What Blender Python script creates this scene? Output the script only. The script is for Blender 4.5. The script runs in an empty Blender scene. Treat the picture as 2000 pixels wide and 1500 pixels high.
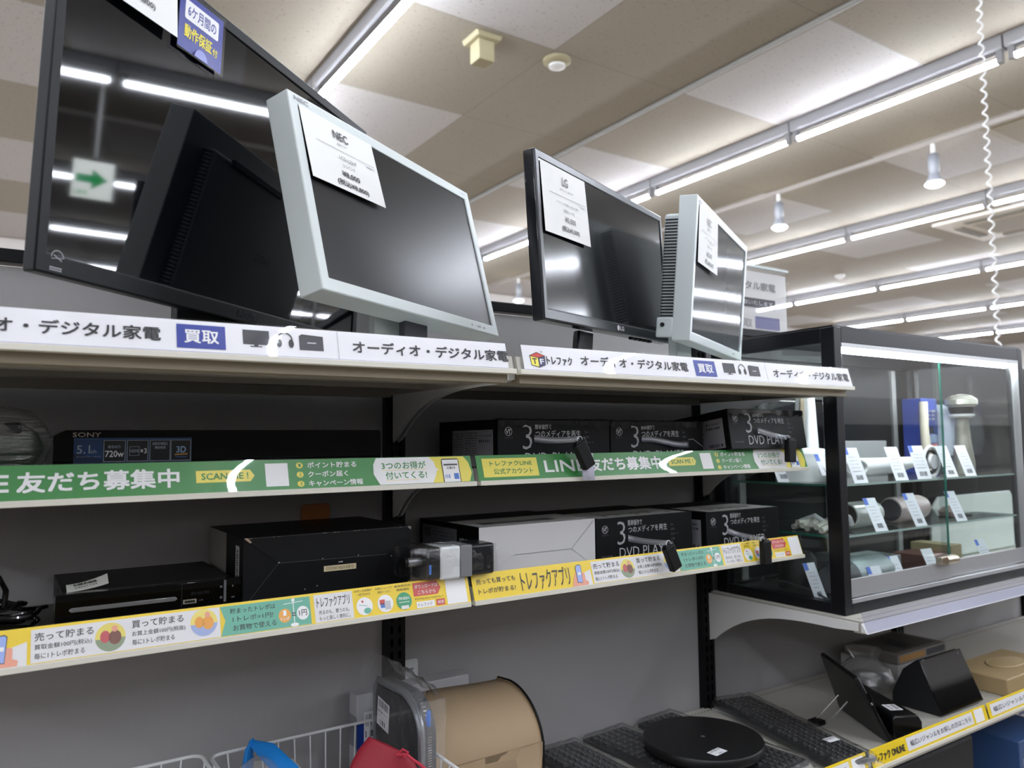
import bpy, math, random
from mathutils import Vector as V, Matrix
random.seed(7)
S = bpy.context.scene
COL = S.collection
PI = math.pi

# ------------------------------------------------------------------ camera, world, exposure
CAM = V((-0.6768, -1.458, 1.3653)); YAW, PIT, ROL, FPX = 0.5874, 0.0747, -0.0106, 1508.1
fw = V((math.sin(YAW)*math.cos(PIT), math.cos(YAW)*math.cos(PIT), math.sin(PIT)))
rt = V((math.cos(YAW), -math.sin(YAW), 0)); up = rt.cross(fw)
rt, up = rt*math.cos(ROL)+up*math.sin(ROL), up*math.cos(ROL)-rt*math.sin(ROL)
cd = bpy.data.cameras.new('camera'); cam = bpy.data.objects.new('camera', cd); COL.objects.link(cam)
cam.matrix_world = Matrix(((rt.x, up.x, -fw.x, CAM.x), (rt.y, up.y, -fw.y, CAM.y), (rt.z, up.z, -fw.z, CAM.z), (0, 0, 0, 1)))
cd.sensor_width = 36; cd.lens = 36*FPX/2000; cd.clip_start = 0.02; cd.clip_end = 100
cd.dof.use_dof = True; cd.dof.focus_distance = 1.3; cd.dof.aperture_fstop = 4.8
S.camera = cam
W = bpy.data.worlds.new('world'); S.world = W; W.use_nodes = True
W.node_tree.nodes['Background'].inputs[0].default_value = (.9, .95, 1, 1)
W.node_tree.nodes['Background'].inputs[1].default_value = 0.05
S.view_settings.view_transform = 'Standard'; S.view_settings.look = 'None'
S.view_settings.exposure = 2.5; S.view_settings.gamma = 1.0
TUBE_POWER = 22.0
CASE_POWER = 14.0
SPOT_POWER = 9.0

# ------------------------------------------------------------------ materials
def lin(h):
    h = h.lstrip('#'); r = []
    for i in (0, 2, 4):
        c = int(h[i:i+2], 16)/255
        r.append(c/12.92 if c <= .04045 else ((c+.055)/1.055)**2.4)
    return (*r, 1)
MC = {}
def mat(h, rough=.5, metal=0, spec=.5, coat=0, emit=0, bump=None, name=None, alpha=1, ior=None):
    key = (h, rough, metal, spec, coat, emit, bump, alpha)
    if key in MC: return MC[key]
    m = bpy.data.materials.new(name or 'material_'+h.lstrip('#')); m.use_nodes = True
    nt = m.node_tree; b = nt.nodes['Principled BSDF']
    b.inputs['Base Color'].default_value = lin(h); b.inputs['Roughness'].default_value = rough
    b.inputs['Metallic'].default_value = metal; b.inputs['Specular IOR Level'].default_value = spec
    if coat: b.inputs['Coat Weight'].default_value = coat; b.inputs['Coat Roughness'].default_value = .05
    if emit: b.inputs['Emission Color'].default_value = lin(h); b.inputs['Emission Strength'].default_value = emit
    if alpha < 1: b.inputs['Alpha'].default_value = alpha
    if bump:
        kind, sc, st = bump
        tc = nt.nodes.new('ShaderNodeTexCoord'); mp = nt.nodes.new('ShaderNodeMapping'); bp = nt.nodes.new('ShaderNodeBump')
        nt.links.new(tc.outputs['Object'], mp.inputs[0])
        if kind == 'noise':
            t = nt.nodes.new('ShaderNodeTexNoise'); t.inputs['Scale'].default_value = sc; t.inputs['Detail'].default_value = 3; o = t.outputs[0]
        elif kind == 'ribs':
            t = nt.nodes.new('ShaderNodeTexWave'); t.inputs['Scale'].default_value = sc; t.bands_direction = 'X'; o = t.outputs[1]
        elif kind == 'vor':
            t = nt.nodes.new('ShaderNodeTexVoronoi'); t.inputs['Scale'].default_value = sc; o = t.outputs[0]
        nt.links.new(mp.outputs[0], t.inputs[0]); nt.links.new(o, bp.inputs['Height'])
        bp.inputs['Strength'].default_value = st; bp.inputs['Distance'].default_value = .002
        nt.links.new(bp.outputs[0], b.inputs['Normal'])
    MC[key] = m; return m
def film(name, tint=(1, 1, 1), gloss=.12, rough=.05, bump=0, scale=40, fres=1.45, stretch=(1, 1, 1), haze=0):
    """thin clear sheet: transparent + mirror share"""
    if name in MC: return MC[name]
    m = bpy.data.materials.new(name); m.use_nodes = True; nt = m.node_tree; nt.nodes.clear()
    out = nt.nodes.new('ShaderNodeOutputMaterial'); mx = nt.nodes.new('ShaderNodeMixShader')
    tr = nt.nodes.new('ShaderNodeBsdfTransparent'); tr.inputs[0].default_value = (*tint, 1)
    gl = nt.nodes.new('ShaderNodeBsdfGlossy'); gl.inputs['Roughness'].default_value = rough
    fr = nt.nodes.new('ShaderNodeFresnel'); fr.inputs[0].default_value = fres
    ad = nt.nodes.new('ShaderNodeMath'); ad.operation = 'ADD'; ad.use_clamp = True; ad.inputs[1].default_value = gloss
    ge = nt.nodes.new('ShaderNodeNewGeometry'); io = nt.nodes.new('ShaderNodeMix'); io.inputs[2].default_value = fres; io.inputs[3].default_value = 1/fres
    nt.links.new(ge.outputs['Backfacing'], io.inputs[0]); nt.links.new(io.outputs[0], fr.inputs[0])   # same mirror share from either side
    nt.links.new(fr.outputs[0], ad.inputs[0]); nt.links.new(ad.outputs[0], mx.inputs[0])
    last = tr
    if haze:
        df = nt.nodes.new('ShaderNodeBsdfDiffuse'); df.inputs[0].default_value = (.8, .8, .8, 1)
        m2 = nt.nodes.new('ShaderNodeMixShader'); m2.inputs[0].default_value = haze
        nt.links.new(tr.outputs[0], m2.inputs[1]); nt.links.new(df.outputs[0], m2.inputs[2]); last = m2
    nt.links.new(last.outputs[0], mx.inputs[1]); nt.links.new(gl.outputs[0], mx.inputs[2]); nt.links.new(mx.outputs[0], out.inputs[0])
    if bump:
        tc = nt.nodes.new('ShaderNodeTexCoord'); mp = nt.nodes.new('ShaderNodeMapping'); mp.inputs['Scale'].default_value = stretch
        nz = nt.nodes.new('ShaderNodeTexNoise'); nz.inputs['Scale'].default_value = scale; nz.inputs['Detail'].default_value = 4
        bp = nt.nodes.new('ShaderNodeBump'); bp.inputs['Strength'].default_value = bump; bp.inputs['Distance'].default_value = .01
        nt.links.new(tc.outputs['Object'], mp.inputs[0]); nt.links.new(mp.outputs[0], nz.inputs[0]); nt.links.new(nz.outputs[0], bp.inputs['Height'])
        nt.links.new(bp.outputs[0], gl.inputs['Normal']); nt.links.new(bp.outputs[0], fr.inputs['Normal'])
    MC[name] = m; return m

CREAM = mat('d9d6c9', .4); CREAMD = mat('c9c3b2', .45); WHITE = mat('e6e6e4', .45); STEEL = mat('e2e2e0', .42, spec=.4)
BLK = mat('08090b', .5, spec=.25); GLOSSBLK = mat('050608', .06, coat=.3); MATBLK = mat('101013', .6); CASEBLK = mat('0b0c10', .4, spec=.3)
PANEL = mat('9d9b9b', .55, bump=('ribs', 90, .03), name='corrugated_grey_panel')
SHELFP = mat('b9b6ac', .4, name='shelf_paint'); NOSE = mat('8f8571', .5, name='shade_tinted_shelf_nose'); UNDER = mat('b2aea2', .5, name='shelf_underside')  # nose tan is ivory shelf paint with shade and floor bounce mixed in
PAPER = mat('e9e9ec', .5); INK = mat('26262a', .5); NAVY = mat('2b3f9b', .4); WHT = mat('f2f2f2', .5)
GREEN = mat('3c8b45', .4); YEL = mat('f2d21c', .4); LYEL = mat('efe05e', .4); TEAL = mat('63b39a', .4); RED = mat('cf4a40', .4); ORG = mat('f0a93c', .4)
GRY = mat('8f8f93', .5); LGRY = mat('c4c4c8', .5); DGRY = mat('3a3b42', .5); SKIN = mat('eea489', .5); BLUEL = mat('9db4ee', .4); BLUE = mat('3f76c8', .4)
COVER = film('clear_rail_cover', gloss=.03, rough=.02); GLASS = film('case_glass', tint=(.955, .975, .97), gloss=.02, rough=.0)
WRAP = film('clear_wrap', gloss=.10, rough=.12, bump=.55, scale=30, stretch=(1, 1, 1)); WRAP2 = film('clear_bag_film', gloss=.07, rough=.2, bump=.8, scale=25, haze=.1)
EDGE = mat('2e6b5c', .1, spec=.8); ALU = mat('b9babb', .35, metal=.6); CHROME = mat('d0d0d2', .2, metal=.9); NICKEL = mat('b3a795', .3, metal=.9)

# ------------------------------------------------------------------ mesh builder (world coordinates)
class MB:
    def __init__(s): s.v = []; s.f = []; s.m = []; s.mats = []
    def mi(s, m):
        if m not in s.mats: s.mats.append(m)
        return s.mats.index(m)
    def add(s, vs, fs, m, M=None):
        o = len(s.v); k = s.mi(m)
        s.v += [(M @ V(p)) if M is not None else V(p) for p in vs]
        for f in fs: s.f.append([i+o for i in f]); s.m.append(k)
        return s
    def box(s, x0, x1, y0, y1, z0, z1, m, M=None):
        vs = [(x, y, z) for z in (z0, z1) for y in (y0, y1) for x in (x0, x1)]
        return s.add(vs, [(0, 2, 3, 1), (4, 5, 7, 6), (0, 1, 5, 4), (2, 6, 7, 3), (0, 4, 6, 2), (1, 3, 7, 5)], m, M)
    def poly(s, pts, m, M=None): return s.add(pts, [tuple(range(len(pts)))], m, M)
    def prism(s, prof, a0, a1, m, ax='x', M=None, caps=True):
        n = len(prof); vs = []
        for a in (a0, a1):
            for p, q in prof: vs.append({'x': (a, p, q), 'y': (p, a, q), 'z': (p, q, a)}[ax])
        fs = [(i, (i+1) % n, n+(i+1) % n, n+i) for i in range(n)]
        if caps: fs += [tuple(reversed(range(n))), tuple(range(n, 2*n))]
        return s.add(vs, fs, m, M)
    def sheet(s, prof, a0, a1, m, M=None, n=1):
        vs = []; k = len(prof)
        for j in range(n+1):
            a = a0+(a1-a0)*j/n
            vs += [(a, p, q) for p, q in prof]
        fs = [(j*k+i, j*k+i+1, (j+1)*k+i+1, (j+1)*k+i) for j in range(n) for i in range(k-1)]
        return s.add(vs, fs, m, M)
    def tube(s, path, r, m, n=8, closed=False, M=None, flat=1.0):
        P = [V(p) for p in path]; K = len(P); vs = []; T0 = None
        for i, p in enumerate(P):
            a = P[i-1] if (i or closed) else p; b = P[(i+1) % K] if (i < K-1 or closed) else p
            t = (b-a).normalized() if (b-a).length > 0 else V((0, 0, 1))
            if T0 is None:
                u = t.orthogonal().normalized()
            else:
                u = (u-t*u.dot(t)); u = u.normalized() if u.length > 1e-6 else t.orthogonal().normalized()
            T0 = t; w = t.cross(u); rr = r[i] if isinstance(r, (list, tuple)) else r
            for j in range(n):
                an = 2*PI*j/n; vs.append(p+u*math.cos(an)*rr+w*math.sin(an)*rr*flat)
        L = K if closed else K-1
        fs = [(i*n+j, i*n+(j+1) % n, ((i+1) % K)*n+(j+1) % n, ((i+1) % K)*n+j) for i in range(L) for j in range(n)]
        if not closed: fs += [tuple(reversed(range(n))), tuple(range((K-1)*n, K*n))]
        return s.add(vs, fs, m, M)
    def cyl(s, p0, p1, r, m, n=20, r1=None, M=None): return s.tube([p0, p1], [r, r if r1 is None else r1], m, n, M=M)
    def lathe(s, prof, o, m, n=24, M=None, sx=1, sy=1):
        vs = []; k = len(prof)
        for j in range(n):
            a = 2*PI*j/n; vs += [(o[0]+r*math.cos(a)*sx, o[1]+r*math.sin(a)*sy, o[2]+z) for r, z in prof]
        fs = [(j*k+i, ((j+1) % n)*k+i, ((j+1) % n)*k+i+1, j*k+i+1) for j in range(n) for i in range(k-1)]
        fs += [tuple(reversed([j*k for j in range(n)])), tuple(j*k+k-1 for j in range(n))]
        return s.add(vs, fs, m, M)
    def build(s, name, root=None, bevel=0, seg=2, sharp=35, smooth=True, thick=0, sub=0):
        me = bpy.data.meshes.new(name); off = root['_o'] if root is not None and '_o' in root else (root.location if root is not None else V((0, 0, 0)))
        off = V(tuple(off))
        me.from_pydata([tuple(v-off) for v in s.v], [], s.f)
        for m in s.mats: me.materials.append(m)
        me.polygons.foreach_set('material_index', s.m); me.update()
        if smooth:
            me.polygons.foreach_set('use_smooth', [True]*len(me.polygons)); me.set_sharp_from_angle(angle=math.radians(sharp))
        o = bpy.data.objects.new(name, me); COL.objects.link(o)
        if root is not None: o.parent = root; o['_o'] = tuple(off)
        if thick: md = o.modifiers.new('solid', 'SOLIDIFY'); md.thickness = thick
        if bevel: md = o.modifiers.new('bevel', 'BEVEL'); md.width = bevel; md.segments = seg; md.limit_method = 'ANGLE'; md.angle_limit = math.radians(40); md.harden_normals = False
        if sub: md = o.modifiers.new('sub', 'SUBSURF'); md.levels = sub; md.render_levels = sub
        return o
def tag(o, label, cat, group=None, kind=None):
    o['label'] = label; o['category'] = cat
    if group: o['group'] = group
    if kind: o['kind'] = kind
    return o
def thing(name, loc, label, cat, group=None):
    o = bpy.data.objects.new(name, None); COL.objects.link(o); o.location = loc; o.empty_display_size = .02
    return tag(o, label, cat, group)
def one(mb, name, label, cat, group=None, **k):
    """a thing that is one mesh, its origin at its base"""
    c = V((sum(v.x for v in mb.v)/len(mb.v), sum(v.y for v in mb.v)/len(mb.v), min(v.z for v in mb.v)))
    mb.v = [v-c for v in mb.v]; o = mb.build(name, **k); o.location = c
    return tag(o, label, cat, group)
def struct(mb, name, **k):
    o = mb.build(name, **k); o['kind'] = 'structure'; return o

# ------------------------------------------------------------------ printing on flat faces
TC = {}
def glyphs(body, bold):
    k = (body, bold)
    if k not in TC:
        c = bpy.data.curves.new('t', 'FONT'); c.body = body; c.resolution_u = 2; c.offset = bold; c.fill_mode = 'FRONT'
        o = bpy.data.objects.new('t', c); COL.objects.link(o)
        dg = bpy.context.evaluated_depsgraph_get(); e = o.evaluated_get(dg); m = e.to_mesh()
        vs = [(v.co.x, v.co.y) for v in m.vertices]; fs = [tuple(p.vertices) for p in m.polygons]
        e.to_mesh_clear(); bpy.data.objects.remove(o); bpy.data.curves.remove(c)
        x0 = min(v[0] for v in vs); x1 = max(v[0] for v in vs); y0 = min(v[1] for v in vs); y1 = max(v[1] for v in vs)
        TC[k] = ([((x-x0)/(x1-x0), (y-y0)/max(y1-y0, 1e-6)) for x, y in vs], fs, (x1-x0)/max(y1-y0, 1e-6))
    return TC[k]
class Ink:
    """draws flat print on a plane: origin o, unit axes U, Vv; u and v in metres"""
    def __init__(s, mb, o, U, Vv, N=None):
        s.mb = mb; s.o = V(o); s.U = V(U).normalized(); s.V = V(Vv).normalized(); s.N = V(N).normalized() if N else s.U.cross(s.V)
    def p(s, u, v, k): return s.o+s.U*u+s.V*v+s.N*(.00025+.00018*k)
    def t(s, body, u0, u1, v0, v1, m, k=3, bold=.012):
        vs, fs, _ = glyphs(body, min(bold, 0)); d = max(bold, 0)*.8*(v1-v0)      # heavier weight: four copies a hair apart
        for i, (a, b) in enumerate(((-d, -d), (d, -d), (-d, d), (d, d)) if d else ((0, 0),)):
            s.mb.add([s.p(u0+a+(u1-u0)*x, v0+b+(v1-v0)*y, k+.04*i) for x, y in vs], fs, m)
        return s
    def r(s, u0, u1, v0, v1, m, k=1): s.mb.add([s.p(u0, v0, k), s.p(u1, v0, k), s.p(u1, v1, k), s.p(u0, v1, k)], [(0, 1, 2, 3)], m); return s
    def poly(s, pts, m, k=1): s.mb.add([s.p(a, b, k) for a, b in pts], [tuple(range(len(pts)))], m); return s
    def disc(s, u, v, r, m, k=2, ry=None, n=20, a0=0, a1=2*PI):
        full = abs(a1-a0-2*PI) < 1e-6
        s.poly([(u+r*math.cos(a0+(a1-a0)*i/(n if full else n-1)), v+(ry or r)*math.sin(a0+(a1-a0)*i/(n if full else n-1))) for i in range(n)], m, k); return s
    def ring(s, u, v, r0, r1, m, k=3, n=24, a0=0, a1=2*PI):
        vs = []; 
        for i in range(n+1):
            a = a0+(a1-a0)*i/n; vs += [s.p(u+r0*math.cos(a), v+r0*math.sin(a), k), s.p(u+r1*math.cos(a), v+r1*math.sin(a), k)]
        s.mb.add(vs, [(2*i, 2*i+1, 2*i+3, 2*i+2) for i in range(n)], m); return s
    def line(s, u0, v0, u1, v1, w, m, k=3):
        d = V((u1-u0, v1-v0)); n = V((-d.y, d.x)).normalized()*w/2
        s.poly([(u0-n.x, v0-n.y), (u1-n.x, v1-n.y), (u1+n.x, v1+n.y), (u0+n.x, v0+n.y)], m, k); return s
    def bars(s, u0, u1, v0, v1, m, k=3, n=14):
        random.seed(int((u0+v0)*1e4) & 255); w = (u1-u0)/n
        for i in range(n): s.r(u0+i*w, u0+i*w+w*random.choice((.3, .5, .75)), v0, v1, m, k)
        return s

# ------------------------------------------------------------------ the room
CZ = 3.40
def ceiling_mat():
    m = bpy.data.materials.new('rock_wool_ceiling_boards'); m.use_nodes = True; nt = m.node_tree; b = nt.nodes['Principled BSDF']
    L = nt.links.new; N = nt.nodes.new
    tc = N('ShaderNodeTexCoord'); sp = N('ShaderNodeSeparateXYZ'); L(tc.outputs['Object'], sp.inputs[0])
    def mth(op, a, bv=None):
        n = N('ShaderNodeMath'); n.operation = op
        for i, q in enumerate((a, bv)):
            if q is None: continue
            if isinstance(q, (int, float)): n.inputs[i].default_value = q
            else: L(q, n.inputs[i])
        return n.outputs[0]
    px = mth('DIVIDE', mth('SUBTRACT', sp.outputs[0], 0.72), .955); py = mth('DIVIDE', mth('SUBTRACT', sp.outputs[1], 1.64), .955)
    ex = mth('FLOORED_MODULO', mth('FLOOR', px), 2.0); ey = mth('FLOORED_MODULO', mth('FLOOR', py), 2.0)
    a = mth('MULTIPLY', mth('SUBTRACT', 1.0, ex), ey)          # the odd boards are a paler batch
    mx = N('ShaderNodeMix'); mx.data_type = 'RGBA'; mx.inputs[6].default_value = lin('978f81'); mx.inputs[7].default_value = lin('b3afab'); L(a, mx.inputs[0])
    nz = N('ShaderNodeTexNoise'); nz.inputs['Scale'].default_value = 55; nz.inputs['Detail'].default_value = 2; L(tc.outputs['Object'], nz.inputs[0])
    fis = mth('GREATER_THAN', nz.outputs[0], .66)
    m2 = N('ShaderNodeMix'); m2.data_type = 'RGBA'; L(mth('MULTIPLY', fis, .45), m2.inputs[0]); L(mx.outputs[2], m2.inputs[6]); m2.inputs[7].default_value = lin('57504a')
    gx = mth('LESS_THAN', mth('FRACT', px), .006); gy = mth('LESS_THAN', mth('FRACT', py), .006)
    m3 = N('ShaderNodeMix'); m3.data_type = 'RGBA'; L(mth('MULTIPLY', mth('MAXIMUM', gx, gy), .35), m3.inputs[0]); L(m2.outputs[2], m3.inputs[6]); m3.inputs[7].default_value = lin('57504a')
    L(m3.outputs[2], b.inputs['Base Color']); b.inputs['Roughness'].default_value = .85
    return m
struct(MB().box(-7, 18, -7, 7.42, CZ, CZ+.05, ceiling_mat()), 'ceiling', smooth=False)
struct(MB().box(-7, 18, -7, 7.42, -.05, 0, mat('978d80', .3, bump=('noise', 3, .05), name='vinyl_floor')), 'floor', smooth=False)
WALLM = mat('d8d3cf', .7, name='wall_paint')
struct(MB().box(-7, 18, 7.42, 7.5, 0, CZ, WALLM), 'wall_north', smooth=False)
struct(MB().box(-7, 18, -7.1, -7, 0, CZ, WALLM), 'wall_south', smooth=False)
struct(MB().box(18, 18.1, -7, 7.42, 0, CZ, WALLM), 'wall_east', smooth=False)
struct(MB().box(-7.1, -7, -7, 7.42, 0, CZ, WALLM), 'wall_west', smooth=False)

# ceiling tube lights: rows run front to back (along y)
HOUSE = mat('9fa0a3', .4, name='batten_white'); TUBE = mat('edf3ff', .3, emit=TUBE_POWER, name='lit_tube')
ORD = ['first', 'second', 'third', 'fourth', 'fifth', 'sixth', 'seventh', 'eighth', 'ninth', 'tenth', 'eleventh', 'twelfth']
ROWS = [(-4.85, .93, 'outermost row left of the shelves'), (-2.05, .93, 'row just left of the shelves'), (.75, .71, 'nearest row above the monitors'),
        (3.53, .93, 'second row from the monitors'), (6.1, .93, 'third row from the monitors'), (8.72, .93, 'fourth row from the monitors'),
        (11.6, .93, 'fifth row from the monitors'), (14.6, .93, 'farthest row')]
def led_tube(x, yc, z, r):
    mb = MB(); n = 12; vs = [(x+r*math.sin(2*PI*(j+.5)/n), yc+e*.592, z+r*math.cos(2*PI*(j+.5)/n)) for e in (-1, 1) for j in range(n)]
    for j in range(n): mb.add([vs[j], vs[(j+1) % n], vs[n+(j+1) % n], vs[n+j]], [(0, 1, 2, 3)], HOUSE if math.cos(2*PI*(j+1)/n) > .3 else TUBE)
    mb.add(vs, [tuple(range(n)), tuple(reversed(range(n, 2*n)))], HOUSE); return mb
def batten(x, yc, lab):
    t = thing('tube_light', (x, yc, CZ), lab, 'ceiling light', 'ceiling tube lights')
    MB().prism([(x-.036, CZ), (x+.036, CZ), (x+.036, CZ-.062), (x+.028, CZ-.07), (x-.028, CZ-.07), (x-.036, CZ-.062)], yc-.63, yc+.63, HOUSE, 'y').build('housing', t)
    for s in (-1, 1): MB().box(x-.016, x+.016, yc+s*.606-.014, yc+s*.606+.014, CZ-.133, CZ-.06, HOUSE).build('socket', t)
    led_tube(x, yc, CZ-.115, .0185).build('tube', t)
for x, y0, nm in ROWS:
    ys = [y0+1.27*k for k in range(-6, 6) if -6.6 < y0+1.27*k < 7.0]
    for i, y in enumerate(reversed(ys)):
        batten(x, y, 'lit ceiling tube, %s from the far wall, %s' % (ORD[i], nm))

# small ceiling things
one(MB().tube([(2.57, -6.9, CZ-.014), (2.57, 7.4, CZ-.014)], .0135, mat('8e8e88', .5), 10), 'ceiling_conduit', 'thin white conduit pipe running along the ceiling between two light rows', 'pipe')
one(MB().box(4.585, 4.615, -6.9, 7.0, CZ-.03, CZ, mat('a39d95', .5)), 'lighting_track', 'white lighting track on the ceiling carrying the round spotlights', 'light track')
LAMP = mat('fffaf2', .3, emit=SPOT_POWER, name='spot_glow')
for y, lab in ((2.49, 'white track spotlight with round lit lamp, middle one of the three'), (1.23, 'white track spotlight with round lit lamp, beside the coiled cord'), (6.3, 'white track spotlight seen between the white and black monitors')):
    t = thing('spotlight', (4.6, y, CZ-.03), lab, 'spotlight', 'track spotlights')
    MB().cyl((4.6, y, CZ-.03), (4.6, y, CZ-.09), .016, WHITE, 12).build('stem', t)
    MB().lathe([(.03, .21), (.036, .2), (.036, .1), (.03, .085), (.036, .055), (.05, .028), (.052, .012)], (4.6, y, CZ-.31), mat('8d9096', .4), 20).build('lamp_body', t)
    MB().lathe([(.002, -.018), (.04, -.014), (.06, 0), (.06, .004)], (4.6, y, CZ-.311), LAMP, 20).build('bulb', t)
BEIGE = mat('a59c7c', .6)
t = thing('ceiling_sensor', (1.30, 1.75, CZ), 'beige square sensor box on the ceiling above the white monitor', 'sensor')
MB().prism([(1.225, CZ), (1.375, CZ), (1.365, CZ-.025), (1.235, CZ-.025)], 1.675, 1.825, BEIGE, 'y').build('base_plate', t, bevel=.003)
MB().box(1.255, 1.345, 1.705, 1.795, CZ-.13, CZ-.025, BEIGE).build('body', t, bevel=.003)
t = thing('smoke_detector', (1.75, 1.72, CZ), 'round beige smoke detector on the ceiling beside the square sensor', 'smoke detector')
MB().lathe([(.075, 0), (.075, -.012), (.06, -.022), (.03, -.022)], (1.75, 1.72, CZ), BEIGE).build('base', t)
MB().lathe([(.03, -.022), (.045, -.03), (.045, -.04), (.02, -.048)], (1.75, 1.72, CZ), WHITE).build('sensing_head', t)
one(MB().lathe([(.06, 0), (.06, -.02), (.045, -.035), (.02, -.05)], (8.02, 4.19, CZ), WHITE), 'smoke_detector', 'small white smoke detector on the far ceiling near the sign board', 'smoke detector')
one(MB().lathe([(.055, 0), (.055, -.02), (.03, -.035)], (5.3, 3.85, CZ), WHITE), 'ceiling_speaker', 'small round white fitting on the ceiling above the tilted grey monitor', 'ceiling fitting')
t = thing('ceiling_vent', (4.9, .55, CZ), 'beige rectangular ceiling vent at the right edge near the coiled cord', 'vent')
MB().box(4.62, 5.18, .2, .95, CZ-.02, CZ, mat('a39b8b', .6)).build('frame', t, bevel=.004)
MB().box(4.68, 5.12, .26, .89, CZ-.028, CZ-.02, mat('8a8068', .6)).build('grille', t)
t = thing('air_conditioner', (7.2, 1.85, CZ), 'white ceiling cassette air conditioner at the right edge of the ceiling', 'air conditioner')
MB().box(6.7, 7.7, 1.35, 2.35, CZ-.03, CZ, mat('cfc8bc', .5)).build('panel', t, bevel=.006)
MB().box(6.95, 7.45, 1.6, 2.1, CZ-.038, CZ-.03, mat('8f8674', .6)).build('intake_grille', t)
for k in range(4):
    M = Matrix.Translation((7.2, 1.85, 0)) @ Matrix.Rotation(k*PI/2, 4, 'Z')
    MB().box(-.25, .25, .34, .42, CZ-.042, CZ-.03, mat('6c6657', .6), M).build('louver', t)
# exit sign that shows as a mirror image in the large monitor
t = thing('exit_sign', (3.9, -1.1, CZ), 'white exit sign with green arrow hanging from the ceiling, mirrored in the large monitor', 'sign')
MB().cyl((3.9, -1.1, CZ), (3.9, -1.1, 2.9), .012, WHITE, 10).build('hanging_pole', t)
MB().box(3.86, 3.94, -1.22, -.98, 2.62, 2.87, HOUSE).build('case', t, bevel=.004)
mb = MB(); ik = Ink(mb, (3.8595, -.985, 2.625), (0, -1, 0), (0, 0, 1)); ik.r(0, .23, 0, .24, mat('f4fbf6', .4, emit=1.2), 0)
GE = mat('12a060', .4, emit=.8)
ik.r(.06, .21, .10, .15, GE, 1).poly([(.12, .06), (.03, .125), (.12, .19)], GE, 1).t('非常口', .14, .215, .02, .05, GE)
mb.build('face', t)
# spiral cord
path = []
for i in range(620):
    a = i/11.0*2*PI; z = CZ-(CZ-.55)*i/619; path.append((2.74+.009*math.cos(a), .06+.009*math.sin(a), z))
one(MB().tube(path, .0042, WHITE, 6), 'spiral_cable', 'white spiral coiled cord hanging from the ceiling behind the glass case', 'cord')

# ------------------------------------------------------------------ gondola shelving
for i, (x, lab) in enumerate(((-.9, 'black slotted shelf upright at the left end of the left bay'), (0, 'black slotted shelf upright behind the tan bag'), (.9, 'black slotted shelf upright left of the glass display case'), (1.8, 'black slotted shelf upright behind the boxes below the glass case'), (2.7, 'black slotted shelf upright at the far right end'))):
    mb = MB().box(x-.021, x+.021, -.012, .03, 0, 1.66, BLK)
    for k in range(64):
        z = .06+k*.025
        for s in (-1, 1): mb.add([(x+s*.0085-.0025, -.0123, z), (x+s*.0085+.0025, -.0123, z), (x+s*.0085+.0025, -.0123, z+.015), (x+s*.0085-.0025, -.0123, z+.015)], [(0, 1, 2, 3)], mat('000000', .9, spec=0))
    one(mb, 'shelf_upright', lab, 'shelf upright', 'shelf uprights', smooth=False)
BAYN = ['left bay with the black box', 'middle bay with the disc boxes', 'bay behind the glass case', 'far right bay']
for i in range(4):
    x = -.9+.9*i
    one(MB().box(x+.022, x+.878, .006, .016, .02, 1.655, PANEL), 'back_panel', 'grey ribbed shelf back panel of the '+BAYN[i], 'back panel', smooth=False)
    one(MB().box(x-.02, x+.88, -.004, .03, 1.66, 1.682, BLK), 'top_rail', 'black top rail along the shelving of the '+BAYN[i], 'rail', bevel=.002)
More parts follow.
